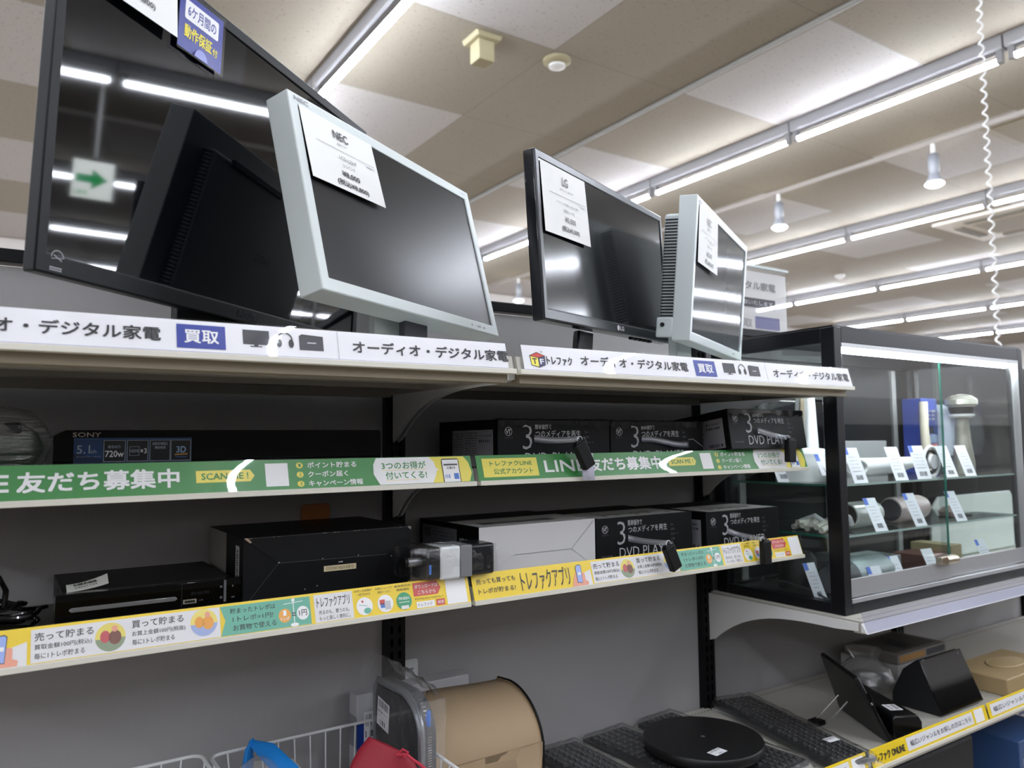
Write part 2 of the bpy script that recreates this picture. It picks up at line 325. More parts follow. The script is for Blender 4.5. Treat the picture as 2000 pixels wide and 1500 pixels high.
def shelf(lab, x0, x1, depth, zt, th, rail, brk, dark=False, phi=(12, .5)):
    """rail = (y_bottom, z_bottom, y_top, z_top) of the sign pocket; brk = list of (y, z) for the bracket plate"""
    t = thing('shelf', ((x0+x1)/2, -depth/2, zt-th), lab, 'shelf', 'gondola shelves')
    SP = SHELFP if depth > .4 else mat('5f5d59', .5, name='dark_narrow_shelf')  # narrow shelves take a darker base colour than the deep ones
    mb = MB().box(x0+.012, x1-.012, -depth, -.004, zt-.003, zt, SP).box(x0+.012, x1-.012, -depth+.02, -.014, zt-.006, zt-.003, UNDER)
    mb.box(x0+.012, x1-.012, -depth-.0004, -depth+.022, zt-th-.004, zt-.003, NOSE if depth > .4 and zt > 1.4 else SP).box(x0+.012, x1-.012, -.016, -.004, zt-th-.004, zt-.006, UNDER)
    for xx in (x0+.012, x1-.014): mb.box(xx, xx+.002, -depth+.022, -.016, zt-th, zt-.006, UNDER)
    for yy in (-depth*.36, -depth*.68): mb.box(x0+.014, x1-.014, yy, yy+.03, zt-th+.004, zt-.006, UNDER)
    n = int((x1-x0)/.012)
    for k in range(n):
        for yy in (-depth+.02, -.03): mb.add([(x0+.03+k*.0115, yy, zt+.0004), (x0+.035+k*.0115, yy, zt+.0004), (x0+.035+k*.0115, yy+.004, zt+.0004), (x0+.03+k*.0115, yy+.004, zt+.0004)], [(0, 1, 2, 3)], mat('2a2a28', .8))
    mb.build('deck', t, smooth=False)
    for s, x in ((1, x0), (-1, x1)):
        MB().prism([(p, q) for p, q in brk], x+s*.004, x+s*.007, STEEL, 'x').build('bracket', t, smooth=False)
    if rail:
        yb, zb, yt, zt2 = rail
        MB().prism([(yb-.003, zb-.007), (yb-.003, zb+.001), (yb+.006, zb+.001), (yb+.010, zb-.001), (-depth-.001, zb-.001), (-depth-.001, zb-.007)], x0+.004, x1-.004, CREAM, 'x').build('price_rail', t, bevel=.0008)
        MB().prism([(yb+.006, zb), (yb+.012, zb+.022), (-depth+.004, zb+.022), (-depth+.004, zb)], x0+.004, x1-.004, SHELFP, 'x').build('rail_back', t, smooth=False)
        # clear pocket: leans back, a little more at its lower and upper edges
        pr = []; y, z = yb-.0028, zb+.001; n = 16; Ht = math.hypot(yt-yb, zt2-zb); 
        for k in range(n+1):
            pr.append((y, z)); q = (k+.5)/n; ph = math.radians(phi[0]+phi[1]*(2*q-1)**2)
            y += math.sin(ph)*Ht/n; z += math.cos(ph)*Ht/n
        MB().sheet(pr, x0+.004, x1-.004, COVER).build('clear_pocket', t, sharp=60)
    return t
def brk(d, zt, drop, tip=.03):
    p = [(-.006, zt-.003), (-d+.006, zt-.003), (-d+.006, zt-.020)]
    for k in range(13):
        q = k/12; yy = -d*.86+(d*.86-tip)*q; p.append((yy, zt-.024-(drop-.024)*(q**3.2)))
    return p+[(-.012, zt-drop-.006), (-.006, zt-drop+.004)]
HR = (-.459, 1.478, -.448, 1.519); GR = (-.336, 1.299, -.322, 1.342); YR = (-.315, 1.0965, -.301, 1.1395); BR = (-.458, .658, -.449, .694)
BY = ('left', 'middle')
for i in (0, 1):
    x = -.9+.9*i
    shelf('deep top shelf of the %s bay holding monitors above the white sign strip' % BY[i], x, x+.9, .445, 1.484, .022, HR, brk(.445, 1.484, .112), True, (9.9, .8))
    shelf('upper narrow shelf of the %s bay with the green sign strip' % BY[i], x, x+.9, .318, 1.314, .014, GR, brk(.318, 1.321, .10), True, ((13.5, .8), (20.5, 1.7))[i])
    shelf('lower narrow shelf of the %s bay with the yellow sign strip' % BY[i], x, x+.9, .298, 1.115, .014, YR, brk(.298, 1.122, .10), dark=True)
    shelf('deep bottom shelf of the %s bay' % BY[i] + (' holding wire baskets' if i == 0 else ' holding bagged keyboards'), x, x+.9, .445, .668, .028, BR, brk(.445, .668, .11))
shelf('deep white shelf carrying the black glass display case', .9, 1.8, .445, .964, .022, None, brk(.445, .964, .118))
shelf('deep white shelf to the right of the glass display case', 1.8, 2.7, .445, .964, .022, None, brk(.445, .964, .118))
shelf('bottom shelf under the glass case with tablet and speakers', .9, 1.8, .445, .668, .028, BR, brk(.445, .668, .11))
shelf('bottom shelf of the far right bay', 1.8, 2.7, .445, .668, .028, BR, brk(.445, .668, .11))
shelf('lowest shelf near the floor under the yellow online strip', .9, 1.8, .445, .40, .03, None, brk(.445, .40, .11))
shelf('lowest shelf near the floor of the far right bay', 1.8, 2.7, .445, .40, .03, None, brk(.445, .40, .11))
for x, lab in ((.9, 'clear empty price rail along the shelf edge below the glass case'), (1.8, 'clear empty price rail right of the glass case')):
    t = thing('price_rail', (x+.45, -.45, .94), lab, 'price rail')
    MB().prism([(-.462, .941), (-.446, .943), (-.446, .962), (-.449, .962), (-.456, .950)], x+.003, x+.897, STEEL, 'x').build('rail_base', t, bevel=.001)
    MB().prism([(-.463, .944), (-.448, .984), (-.4465, .984), (-.461, .944)], x+.005, x+.895, film('clear_rail_plastic', tint=(.86, .87, .93), gloss=.12, rough=.08), 'x').build('clear_pocket', t)

# ------------------------------------------------------------------ sign strips
def strip(name, lab, x0, x1, rail, base, draw, cat='sign', u_off=0):
    yb, zb, yt, zt = rail; d = V((0, yt-yb, zt-zb)); h = d.length
    mb = MB(); n = d.normalized().cross(V((1, 0, 0))); n = -n if n.y > 0 else n
    o = V((0, yb, zb+.0005)); dv = d.normalized()
    def P(x, v, k): return V((x, 0, 0))+o+dv*v+n*k
    vs = [P(x, v, k) for k in (0, -.0008) for x, v in ((x0, 0), (x1, 0), (x1, h), (x0, h))]
    mb.add(vs, [(0, 1, 2, 3), (7, 6, 5, 4), (0, 4, 5, 1), (1, 5, 6, 2), (2, 6, 7, 3), (3, 7, 4, 0)], base)
    ik = Ink(mb, V((u_off, 0, 0))+o, (1, 0, 0), dv, n); draw(ik, h, x0-u_off, x1-u_off)
    return one(mb, name, lab, cat, smooth=False)
JP = 'オーディオ・デジタル家電'
def icons(ik, h):
    ik.r(.401, .4585, .13*h, .87*h, NAVY).t('買取', .410, .450, .3*h, .7*h, WHT, bold=.025)
    ik.r(.480, .5135, .36*h, .83*h, DGRY).r(.494, .499, .30*h, .37*h, DGRY).r(.489, .504, .285*h, .315*h, DGRY)
    ik.ring(.534, .58*h, .0085, .0103, INK, a0=-.25, a1=PI+.25); ik.disc(.526, .46*h, .0036, INK, ry=.006).disc(.542, .46*h, .0036, INK, ry=.006)
    ik.r(.553, .586, .27*h, .74*h, DGRY).poly([(.553, .74*h), (.557, .8*h), (.586, .76*h), (.586, .74*h)], INK, 1).r(.564, .576, .5*h, .54*h, LGRY, 2)
def header(ik, h, a, b):
    ik.r(a, b, 0, .03*h, mat('6d6fa8', .4))
    if a > -.05:
        c = .041; z = .44*h
        ik.poly([(.027, z+.006), (.041, z+.0115), (.056, z+.007), (.0425, z+.0035)], RED, 2)
        ik.poly([(.0275, z+.005), (.042, z+.0025), (.042, z-.0125), (.0285, z-.0095)], mat('f4e85e', .4), 2).poly([(.043, z+.0025), (.0555, z+.006), (.0545, z-.0085), (.043, z-.0125)], mat('3d4268', .4), 2)
        ik.poly([(.0262, z+.0065), (.041, z+.0128), (.0568, z+.0075), (.0555, z-.0092), (.0425, z-.0138), (.0275, z-.0103)], INK, 1)
        ik.t('T', .0305, .039, z-.008, z+.0015, INK, bold=.04).t('F', .0455, .0525, z-.0075, z+.001, WHT, bold=.04)
        ik.line(.0505, z+.013, .0495, z+.0155, .0007, INK).line(.0505, z+.013, .053, z+.0138, .0007, INK)
        ik.t('トレファク', .059, .111, .26*h, .6*h, INK, bold=.03)
    ik.t(JP, .130 if a > -.05 else .122, .383, .31*h, .72*h, INK, bold=.022); icons(ik, h)
    ik.t(JP, .628, .884 if a > -.05 else .877, .28*h, .70*h, INK, bold=.022)
    ik.r(.6065, .6075, .03*h, h, LGRY, 1)
strip('header_sign', 'long white sign strip under the large black monitor, left bay', -.893, -.017, HR, PAPER, header, u_off=-.9)
strip('header_sign', 'white sign strip with yellow and red cube logo under the smaller black monitor', .013, .893, HR, PAPER, header)
def green(ik, h, a, b):
    if a > -.05: pass
    ik.r(.013, .128, .13*h, .87*h, LYEL).t('トレファクLINE', .028, .116, .56*h, .76*h, GREEN, bold=.02).t('公式アカウント', .034, .116, .24*h, .46*h, GREEN, bold=.02)
    ik.t('LINE', .143, .236, .26*h, .72*h, WHT, bold=.035).t('友だち募集中', .245, .430, .22*h, .78*h, WHT, bold=.035)
    ik.poly([(.452, .32*h), (.525, .32*h), (.531, .5*h), (.525, .7*h), (.452, .7*h)], LYEL).t('SCAN ME !', .459, .522, .41*h, .61*h, GREEN, bold=.03)
    ik.r(.5465, .5795, .12*h, .88*h, WHT)
    for k, s in enumerate(('ポイント貯まる', 'クーポン届く', 'キャンペーン情報')):
        v = (.79-.31*k)*h; ik.disc(.597, v, .0052, LYEL, ry=.1*h).t(str(k+1), .5955, .599, v-.05*h, v+.06*h, GREEN).t(s, .609, (.686, .671, .694)[k], v-.1*h, v+.1*h, WHT, bold=.02)
    ik.disc(.78, .5*h, .104, LYEL, 1, ry=.62*h, n=40) if False else None
    ik.poly([(.81, .02*h), (.884, .02*h), (.890, .35*h), (.886, .75*h), (.878, .98*h), (.806, .98*h)], LYEL, 1)
    ik.poly([(.722, .02*h), (.815, .02*h), (.822, .3*h), (.824, .45*h), (.829, .5*h), (.8235, .56*h), (.821, .8*h), (.812, .98*h), (.720, .98*h), (.714, .75*h), (.713, .4*h)], WHT, 2)
    ik.t('3つのお得が', .728, .805, .56*h, .83*h, GREEN, bold=.02).t('付いてくる!', .733, .805, .2*h, .47*h, GREEN, bold=.02)
    ik.line(.728, .53*h, .806, .53*h, .0006, YEL).line(.733, .16*h, .79, .17*h, .0006, YEL)
    ik.poly([(.8345, .02*h), (.8675, .02*h), (.8675, .84*h), (.8655, .9*h), (.8365, .9*h), (.8345, .84*h)], INK, 3).r(.836, .866, .02*h, .86*h, WHT, 4)
    ik.r(.838, .864, .64*h, .7*h, DGRY, 5).bars(.844, .859, .5*h, .6*h, DGRY, 5, 9).r(.855, .864, .12*h, .34*h, BLUE, 5).bars(.838, .848, .16*h, .3*h, BLUE, 5, 4)
strip('line_sign', 'long green sign strip below the black boxed home theatre, left bay', -.898, -.008, GR, GREEN, green, u_off=-.9)
strip('line_sign', 'green sign strip with yellow panel at its left end, middle bay', .002, .893, GR, GREEN, green)
def circ(ik, u, v, r, cols, h):
    ik.disc(u, v, r, cols[0], 2, ry=.4*h, n=28); ik.disc(u, v, r, cols[1], 3, ry=.4*h, n=16, a0=PI+.1, a1=2*PI-.1); ik.disc(u-r*.35, v+.02*h, r*.33, cols[2], 4, ry=.17*h); ik.disc(u+r*.3, v-.02*h, r*.42, cols[3], 4, ry=.2*h); ik.disc(u+r*.28, v+.22*h, r*.2, SKIN, 5, ry=.09*h)
def yellow(ik, h, a, b):
    cream = mat('e4e3e4', .4)
    ik.t('売っても買っても', .012, .092, .58*h, .78*h, INK, bold=.01).t('トレポが貯まる!', .014, .090, .22*h, .42*h, INK, bold=.01)
    ik.t('トレファクアプリ', .103, .212, .10*h, .86*h, INK, bold=.006)
    ik.poly([(.213, .0), (.262, .0), (.262, .62*h), (.235, .45*h)], cream, 1)
    ik.poly([(.214, .02*h), (.252, .02*h), (.253, .16*h), (.247, .22*h), (.247, .5*h), (.238, .55*h), (.228, .62*h), (.222, .42*h)], SKIN, 2)
    ik.poly([(.227, .15*h), (.239, .12*h), (.2415, .82*h), (.2385, .88*h), (.2305, .86*h), (.2275, .78*h)], DGRY, 3).poly([(.2282, .17*h), (.2385, .14*h), (.2405, .80*h), (.2382, .85*h), (.231, .83*h), (.2285, .77*h)], BLUEL, 4).r(.231, .238, .45*h, .56*h, WHT, 5)
    ik.r(.266, .492, .03*h, .92*h, cream, 1)
    ik.t('売って貯まる', .270, .335, .60*h, .82*h, INK, bold=.008).t('買取金額100円(税込)', .270, .333, .35*h, .51*h, INK, bold=.004).t('毎に1トレポ貯まる', .270, .325, .12*h, .28*h, INK, bold=.004)
    circ(ik, .3545, .46*h, .0178, (mat('e9d968', .4), mat('8a9a7c', .4), mat('c6535a', .4), mat('7a4a3c', .4)), h)
    ik.t('買って貯まる', .380, .444, .62*h, .84*h, INK, bold=.008).t('お買上金額100円(税抜)', .380, .446, .37*h, .53*h, INK, bold=.004).t('毎に1トレポ貯まる', .380, .432, .14*h, .30*h, INK, bold=.004)
    circ(ik, .4705, .52*h, .0178, (mat('f0df70', .4), mat('9fb0dc', .4), mat('eea43c', .4), mat('eea43c', .4)), h)
    ik.poly([(.4925, .03*h), (.622, .03*h), (.622, .92*h), (.4925, .92*h), (.499, .48*h)], TEAL, 1)
    ik.t('貯まったトレポは', .506, .570, .67*h, .83*h, INK, bold=.004).t('1トレポ=1円!', .509, .566, .41*h, .58*h, INK, bold=.004).t('お買物で使える', .509, .570, .14*h, .32*h, INK, bold=.004)
    ik.disc(.583, .4*h, .0092, ORG, 2, ry=.22*h).t('1', .581, .585, .4*h, .56*h, WHT, bold=.03).t('トレポ', .577, .589, .25*h, .36*h, WHT).t('=', .5935, .599, .36*h, .46*h, INK, bold=.03).disc(.610, .42*h, .0092, WHT, 2, ry=.22*h).t('1円', .604, .616, .33*h, .52*h, INK, bold=.02)
    ik.line(.582, .76*h, .611, .8*h, .0009, WHT).line(.5965, .15*h, .5965, .84*h, .0012, WHT, 2).disc(.5965, .86*h, .0025, WHT, 3).disc(.5965, .08*h, .006, WHT, 3, ry=.06*h)
    ik.r(.628, .689, .03*h, .93*h, cream, 1).t('トレファクアプリ', .632, .684, .5*h, .84*h, INK, bold=.006).t('売るのも、買うのも、', .634, .683, .27*h, .41*h, INK, bold=0).t('もっと楽しく便利に。', .634, .683, .08*h, .22*h, INK, bold=0)
    for k, (u, s1, s2) in enumerate(((.7075, 'お近くの店舗が', '一目でわかる'), (.7425, 'お得なニュースや', '限定クーポン'), (.775, '査定終日の', '簡単通知'))):
        ik.disc(u, .36*h, .0135, WHT if k < 2 else mat('2f9a6a', .4), 2, ry=.3*h).t(s1, u-.0145, u+.0145, .85*h, .93*h, INK, bold=0).t(s2, u-.011, u+.011, .72*h, .80*h, INK, bold=0)
    ik.line(.698, .42*h, .712, .36*h, .0008, TEAL).disc(.7115, .2*h, .006, TEAL, 3, ry=.1*h).disc(.7045, .52*h, .0018, RED, 3)
    ik.r(.733, .742, .33*h, .5*h, RED, 3).r(.734, .745, .22*h, .38*h, BLUE, 3).r(.741, .751, .15*h, .44*h, LGRY, 4)
    ik.t('FINISH', .766, .784, .4*h, .5*h, WHT).r(.766, .784, .31*h, .33*h, WHT, 3).r(.769, .782, .08*h, .2*h, cream, 3)
    ik.poly([(.793, .46*h), (.837, .46*h), (.8435, .68*h), (.837, .93*h), (.793, .93*h)], RED).t('ダウンロードは', .796, .838, .72*h, .86*h, WHT, bold=.01).t('こちらから', .801, .833, .52*h, .65*h, WHT, bold=.01)
    ik.t('または App Store / Google Play で', .794, .846, .32*h, .40*h, INK, bold=0).r(.796, .829, .04*h, .26*h, WHT, 2).t('トレファク', .799, .824, .09*h, .21*h, INK, bold=0).r(.832, .848, .05*h, .27*h, RED, 2).t('検索', .834, .846, .1*h, .22*h, WHT, bold=0)
    ik.r(.8525, .891, .03*h, .95*h, WHT, 2)
strip('app_sign', 'long yellow and white sign strip under the disc player, left bay', -.898, -.003, YR, YEL, yellow, u_off=-.9)
strip('app_sign', 'yellow sign strip under the white carton end, middle bay', .004, .893, YR, YEL, yellow)
def online(ik, h, a, b):
    ik.t('トレファク ONLINE', .012, .135, .22*h, .66*h, INK, bold=.04); ik.r(.146, .440, .14*h, .86*h, PAPER); ik.t('幅広いジャンルをお探しの方はこちら', .160, .43, .34*h, .66*h, INK, bold=.008); ik.r(.450, .492, .1*h, .9*h, WHT)
strip('online_sign', 'yellow online shop strip below the tablet and speakers', .909, 1.411, BR, YEL, online, u_off=.902)
strip('online_sign', 'yellow online shop strip at the right edge of the bottom shelf', 1.419, 1.79, BR, YEL, lambda i, h, a, b: (i.r(.018, .36, .14*h, .86*h, PAPER), i.t('幅広いジャンルをお探しの方は', .032, .345, .34*h, .66*h, INK, bold=.008)), u_off=1.415)
strip('online_sign', 'yellow online shop strip below the bagged keyboards', .397, .893, BR, YEL, online, u_off=.39)

# unseen shelving behind the viewer, added to block low light from the aisle
t = thing('light_blocking_shelving', (2.0, -3.0, 0), 'dark shelving unit across the aisle, behind the viewer', 'shelving')
OPP = mat('8d8984', .6)
MB().box(-6, 10, -3.6, -3.56, 0, 1.75, OPP).build('back_panel', t)
for z in (.15, .6, 1.05, 1.5): MB().box(-6, 10, -3.56, -2.75, z-.03, z, OPP).build('shelf_board', t)

# ------------------------------------------------------------------ monitors
def mframe(az, tilt, roll):
    a, ti, r = map(math.radians, (az, tilt, roll))
    u = V((math.sin(a), math.cos(a), 0)); n0 = V((math.cos(a), -math.sin(a), 0))
    v = V((0, 0, 1))*math.cos(ti)-n0*math.sin(ti)
    return u*math.cos(r)+v*math.sin(r), v*math.cos(r)-u*math.sin(r)
class Mon:
    """local axes: a across, b up, c towards the viewer; origin at the centre of the front face"""
    def __init__(s, x, y, z, az, ti, w, h, ro):
        s.c = V((x, y, z)); s.u, s.v = mframe(az, ti, ro); s.n = s.u.cross(s.v); s.w = w; s.h = h
        if s.n.y > 0: s.n = -s.n
        s.M = Matrix(((s.u.x, s.v.x, s.n.x, x), (s.u.y, s.v.y, s.n.y, y), (s.u.z, s.v.z, s.n.z, z), (0, 0, 0, 1)))
    def ink(s, mb, c=0): return Ink(mb, s.c-s.u*s.w/2-s.v*s.h/2+s.n*c, s.u, s.v, s.n)
def monitor(lab, P, bez, depth, fm, sm, inset=.003):
    m = Mon(*P); w, h = m.w/2, m.h/2; l, r, t, b = bez
    root = thing('monitor', (m.c.x, m.c.y, 1.484), lab, 'monitor', 'second-hand monitors on the top shelf')
    mb = MB()                                        # hollow frame: four bars around the screen and a rim behind
    o = [(-w, -h), (w, -h), (w, h), (-w, h)]; i = [(-w+l, -h+b), (w-r, -h+b), (w-r, h-t), (-w+l, h-t)]
    vs = [(*p, 0) for p in o]+[(*p, 0) for p in i]+[(*p, -depth) for p in o]+[(*p, -inset) for p in i]
    fs = [(k, (k+1) % 4, 4+(k+1) % 4, 4+k) for k in range(4)]+[((k+1) % 4, k, 8+k, 8+(k+1) % 4) for k in range(4)]+[(4+k, 4+(k+1) % 4, 12+(k+1) % 4, 12+k) for k in range(4)]+[(11, 10, 9, 8)]
    mb.add(vs, fs, fm, m.M); mb.build('bezel', root, bevel=.0022, seg=3)
    MB().box(-w+l-.001, w-r+.001, -h+b-.001, h-t+.001, -inset-.004, -inset, sm, m.M).build('screen', root, smooth=False)
    return root, m
def card(lab, m, a0, b0, w, h, lines, c=.0006, lift=.0, rule=True):
    """paper price card taped on a monitor; a0, b0 = lower-left corner measured from the monitor's lower-left corner"""
    mb = MB(); M = m.M @ Matrix.Translation((a0-m.w/2, b0-m.h/2, c))
    mb.add([(0, 0, lift), (w, 0, lift*1.6), (w, h, 0), (0, h, 0), (0, 0, lift-.0004), (w, 0, lift*1.6-.0004), (w, h, -.0004), (0, h, -.0004)], [(0, 1, 2, 3), (7, 6, 5, 4), (0, 4, 5, 1), (1, 5, 6, 2), (2, 6, 7, 3), (3, 7, 4, 0)], mat('d3d3d0', .6), M)
    o = M @ V((0, 0, lift+.0003)); e1 = (M @ V((w, 0, lift*1.6+.0003)))-o; e2 = (M @ V((0, h, .0003)))-o
    ik = Ink(mb, o, e1, e2, m.n)
    for tx, u0, u1, v0, v1, bold in lines: ik.t(tx, u0*w, u1*w, v0*h, v1*h, INK, 1, bold)
    if rule: ik.r(.14*w, .94*w, .592*h, .597*h, INK, 1).r(.83*w, .94*w, .553*h, .572*h, LGRY, 1)
    return one(mb, 'price_card', lab, 'price card', 'price cards taped to the monitors', smooth=False)
SCRA = mat('020306', .035, spec=.6, name='glossy_dark_screen'); SCRN = mat('101011', .30, spec=.5, name='matte_dark_screen'); SCRL = mat('3a3f41', .42, spec=.05, name='painted_haze_dark_screen'); SCRN2 = mat('54585a', .06, spec=.12, name='painted_haze_grey_screen')  # SCRL and SCRN2 greys carry reflected ceiling haze in the base colour
# large black monitor
r, m = monitor('large black monitor with glossy mirror-like screen, tallest at the left end', (-.365, -.264, 1.772, 51.1, -2.6, .71, .44, -.7), (.014, .014, .016, .024), .018, mat('08090b', .45, spec=.2), SCRA)
MB().prism([(-.26, -.16), (.26, -.16), (.26, .16), (-.26, .16)], -.055, -.018, BLK, 'z', m.M).build('rear_cover', r, bevel=.01)
mb = MB(); mb.prism([(-.05, -.20), (.05, -.20), (.05, .02), (-.05, .02)], -.075, -.055, BLK, 'z', m.M); mb.build('stand_neck', r, bevel=.003)
q = m.M @ V((0, -.2, -.062))
mb = MB(); mb.prism([(q.x-.05, q.y-.02), (q.x+.05, q.y-.02), (q.x+.05, q.y+.02), (q.x-.05, q.y+.02)], 1.486, 1.60, BLK, 'z'); mb.build('stand_leg', r, bevel=.003)
MB().lathe([(.12, 0), (.12, .006), (.10, .012), (.02, .016)], (q.x, q.y-.03, 1.484), BLK, 32).build('stand_base', r)
mb = MB(); ik = m.ink(mb); ik.t('ASUS', .345, .39, .007, .017, mat('3b3c42', .3, metal=.8)); mb.build('maker_badge', r)
mb = MB(); ik = m.ink(mb); g = GRY; ik.ring(.027, .0205, .0075, .0085, g, a0=.2, a1=PI).line(.019, .0185, .036, .0215, .0008, g).line(.022, .023, .033, .0175, .0012, g).r(.018, .034, .008, .0095, g).r(.018, .034, .0055, .0068, g); mb.build('energy_mark', r)
card('white price card reading 18,000 taped on the large black monitor', m, .02, .353, .154, .11, [('モニター', .42, .6, .8, .86, 0), ('¥18,000', .36, .64, .31, .40, .02), ('(税込¥19,800)', .28, .74, .12, .22, .015)], lift=.006)
# plastic guarantee tag on the large monitor
t = thing('guarantee_tag', (m.c.x, m.c.y, 1.9), 'blue guarantee tag in clear sleeve on the large black monitor', 'tag')
mb = MB(); M = m.M @ Matrix.Translation((.182-m.w/2, .3495-m.h/2, .002)); mb.box(0, .088, 0, .0785, 0, .001, mat('2a3a9a', .35), M)
ik = Ink(mb, M @ V((0, 0, .001)), m.u, m.v, m.n)
ik.poly([(.012, .043), (.076, .043), (.078, .045), (.078, .068), (.076, .070), (.012, .070), (.010, .068), (.010, .045)], WHT, 1).t('6ケ月間の', .0155, .0725, .0485, .0645, mat('2a3a9a', .4), 2, .015).t('動作保証', .011, .066, .018, .036, mat('f5e532', .4), 2, .025).t('付', .068, .078, .018, .029, mat('f5e532', .4), 2, .025); mb.build('printed_card', t)
mb = MB(); mb.box(-.003, .091, -.004, .0825, .0022, .003, COVER, M); mb.build('clear_sleeve', t)
mb = MB(); ik = Ink(mb, M @ V((0, 0, .003)), m.u, m.v, m.n); ik.disc(.044, -.001, .013, mat('7d83bd', .2), 1, a0=0, a1=PI, n=14); mb.build('sleeve_notch', t)
# white monitor
SILV = mat('c3cac8', .42); r, m = monitor('white-framed monitor tilted back between the two black monitors', (-.103, -.285, 1.725, 60.2, 13.4, .52, .31, -.6), (.019, .017, .019, .021), .042, SILV, SCRN)
mb = MB(); mb.prism([(-.215, -.125), (.215, -.125), (.215, .115), (-.215, .115)], -.066, -.042, mat('b4bab9', .5), 'z', m.M)
mb.build('rear_cover', r, bevel=.008)
for k in range(36): MB().box(-.2165, -.2145, -.118+k*.0064, -.115+k*.0064, -.063, -.045, DGRY, m.M).build('vent_slot', r, smooth=False) if k % 1 == 0 else 0
mb = MB(); ik = Ink(mb, m.M @ V((.05, -.02, -.0662)), -m.u, m.v, -m.n); ik.t('NEC', 0, .055, 0, .014, GRY); mb.build('rear_badge', r)
MB().box(-.16, .02, .105, .117, -.070, -.062, DGRY, m.M).build('carry_grip', r, bevel=.002)
q = m.M @ V((.0, -.16, -.05))
mb = MB(); mb.prism([(q.x-.055, q.y-.012), (q.x+.055, q.y+.05), (q.x+.045, q.y+.065), (q.x-.062, q.y+.004)], 1.496, 1.60, SILV, 'z'); mb.build('stand_neck', r, bevel=.003)
mb = MB(); mb.prism([(q.x-.010, q.y-.028), (q.x+.05, q.y+.006), (q.x+.044, q.y+.018), (q.x-.016, q.y-.016)], 1.538, 1.59, DGRY, 'z'); mb.build('hinge_block', r, bevel=.002)
MB().lathe([(.115, 0), (.115, .008), (.09, .013), (.02, .014)], (q.x+.01, q.y+.03, 1.484), SILV, 32, sy=.8).build('stand_base', r)
mb = MB(); ik = m.ink(mb); ik.t('NEC', .012, .042, .297, .304, GRY, bold=.03).t('L221F', .488, .508, .299, .304, LGRY)
for k, (u, c) in enumerate(((.385, LGRY), (.405, LGRY), (.415, DGRY), (.424, LGRY), (.436, GRY), (.458, GRY))): ik.r(u, u+(.002, .002, .003, .003, .014, .009)[k], .008, .012, c)
mb.build('button_marks', r)
card('white price card reading NEC 8,000 taped on the white monitor', m, .0195, .176, .173, .116, [('NEC', .40, .60, .76, .88, .025), ('液晶モニター', .43, .57, .67, .705, 0), ('LCD-L221F', .42, .66, .46, .515, -.004), ('21.5インチ', .45, .62, .35, .405, -.004), ('¥8,000', .42, .66, .20, .29, .03), ('(税込¥8,800)', .33, .76, .05, .15, .025)], lift=.003)
# smaller black monitor
GBL = mat('0c0d10', .12); r, m = monitor('smaller black monitor with thin bezel in the middle of the top shelf', (.291, -.355, 1.711, 66.6, 2.1, .541, .284, 1.7), (.012, .010, .014, .020), .022, mat('26292c', .28, metal=.2), SCRL)
MB().prism([(-.23, -.12), (.23, -.12), (.23, .12), (-.23, .12)], -.04, -.022, GBL, 'z', m.M).build('rear_cover', r, bevel=.009)
MB().box(-.2708, .2708, -.1425, .1422, -.024, -.002, GBL, m.M).build('side_band', r, bevel=.003)
q = m.M @ V((-.085, -.15, -.035))
MB().prism([(-.085, -.138), (-.025, -.138), (-.048, -.235), (-.110, -.235)], -.05, -.036, mat('060607', .35, spec=.3), 'z', m.M).build('stand_neck', r, bevel=.004)
MB().lathe([(.10, 0), (.10, .006), (.02, .012)], (q.x, q.y+.03, 1.484), GLOSSBLK, 32).build('stand_base', r)
mb = MB(); ik = m.ink(mb); ik.disc(.277, .0105, .0052, LGRY, 1).t('LG', .285, .302, .0065, .0145, LGRY, 1, .03).line(.277, .009, .277, .013, .0008, DGRY, 2).r(.277, .280, .0085, .0092, DGRY, 2); mb.build('maker_badge', r)
mb = MB(); ik = m.ink(mb); ik.r(.02, .53, .0195, .0198, BLK); mb.build('bezel_seam', r)
for k in range(5): MB().box(.09+k*.022, .105+k*.022, -.1455, -.1425, -.018, -.010, BLK, m.M).build('button', r, bevel=.0008)
card('white price card reading LG 5,000 taped on the smaller black monitor', m, .0135, .147, .158, .121, [('LG', .44, .56, .76, .88, .025), ('液晶モニター 22MK400H', .37, .67, .68, .71, 0), ('21.5インチ液晶 (1920x1080)', .28, .76, .47, .51, -.004), ('電源コード付', .43, .66, .37, .42, -.004), ('¥5,000', .44, .67, .22, .31, .01), ('(税込¥5,500)', .36, .74, .08, .17, .025)], lift=.003)
# grey-framed monitor seen edge on
r, m = monitor('pale grey framed monitor with vented back, at the right end of the top shelf', (.659, -.302, 1.703, 61.2, -5.0, .5, .288, .6), (.016, .016, .017, .020), .036, mat('b9c2c2', .42), SCRN2)
mb = MB(); mb.prism([(-.215, -.10), (.215, -.10), (.215, .118), (-.215, .118)], -.075, -.036, mat('b4bcbc', .5), 'z', m.M); mb.build('rear_cover', r, bevel=.006)
for k in range(32): MB().box(-.2162, -.2140, -.092+k*.0063, -.0888+k*.0063, -.072, -.046, mat('15161a', .7), m.M).build('vent_slot', r, smooth=False)
mb = MB(); mb.box(-.252, -.246, -.138, -.098, -.068, -.034, mat('b9c2c2', .42), m.M); mb.build('side_port', r, bevel=.004)
mb = MB(); mb.cyl((-.2525, -.113, -.055), (-.2535, -.113, -.055), .0045, BLK, 14, M=m.M); mb.build('port_hole', r)
q = m.M @ V((-.06, -.15, -.05))
MB().prism([(q.x-.045, q.y-.008), (q.x+.045, q.y+.035), (q.x+.035, q.y+.055), (q.x-.052, q.y+.012)], 1.49, 1.60, mat('b4bcbc', .5), 'z').build('stand_neck', r, bevel=.003)
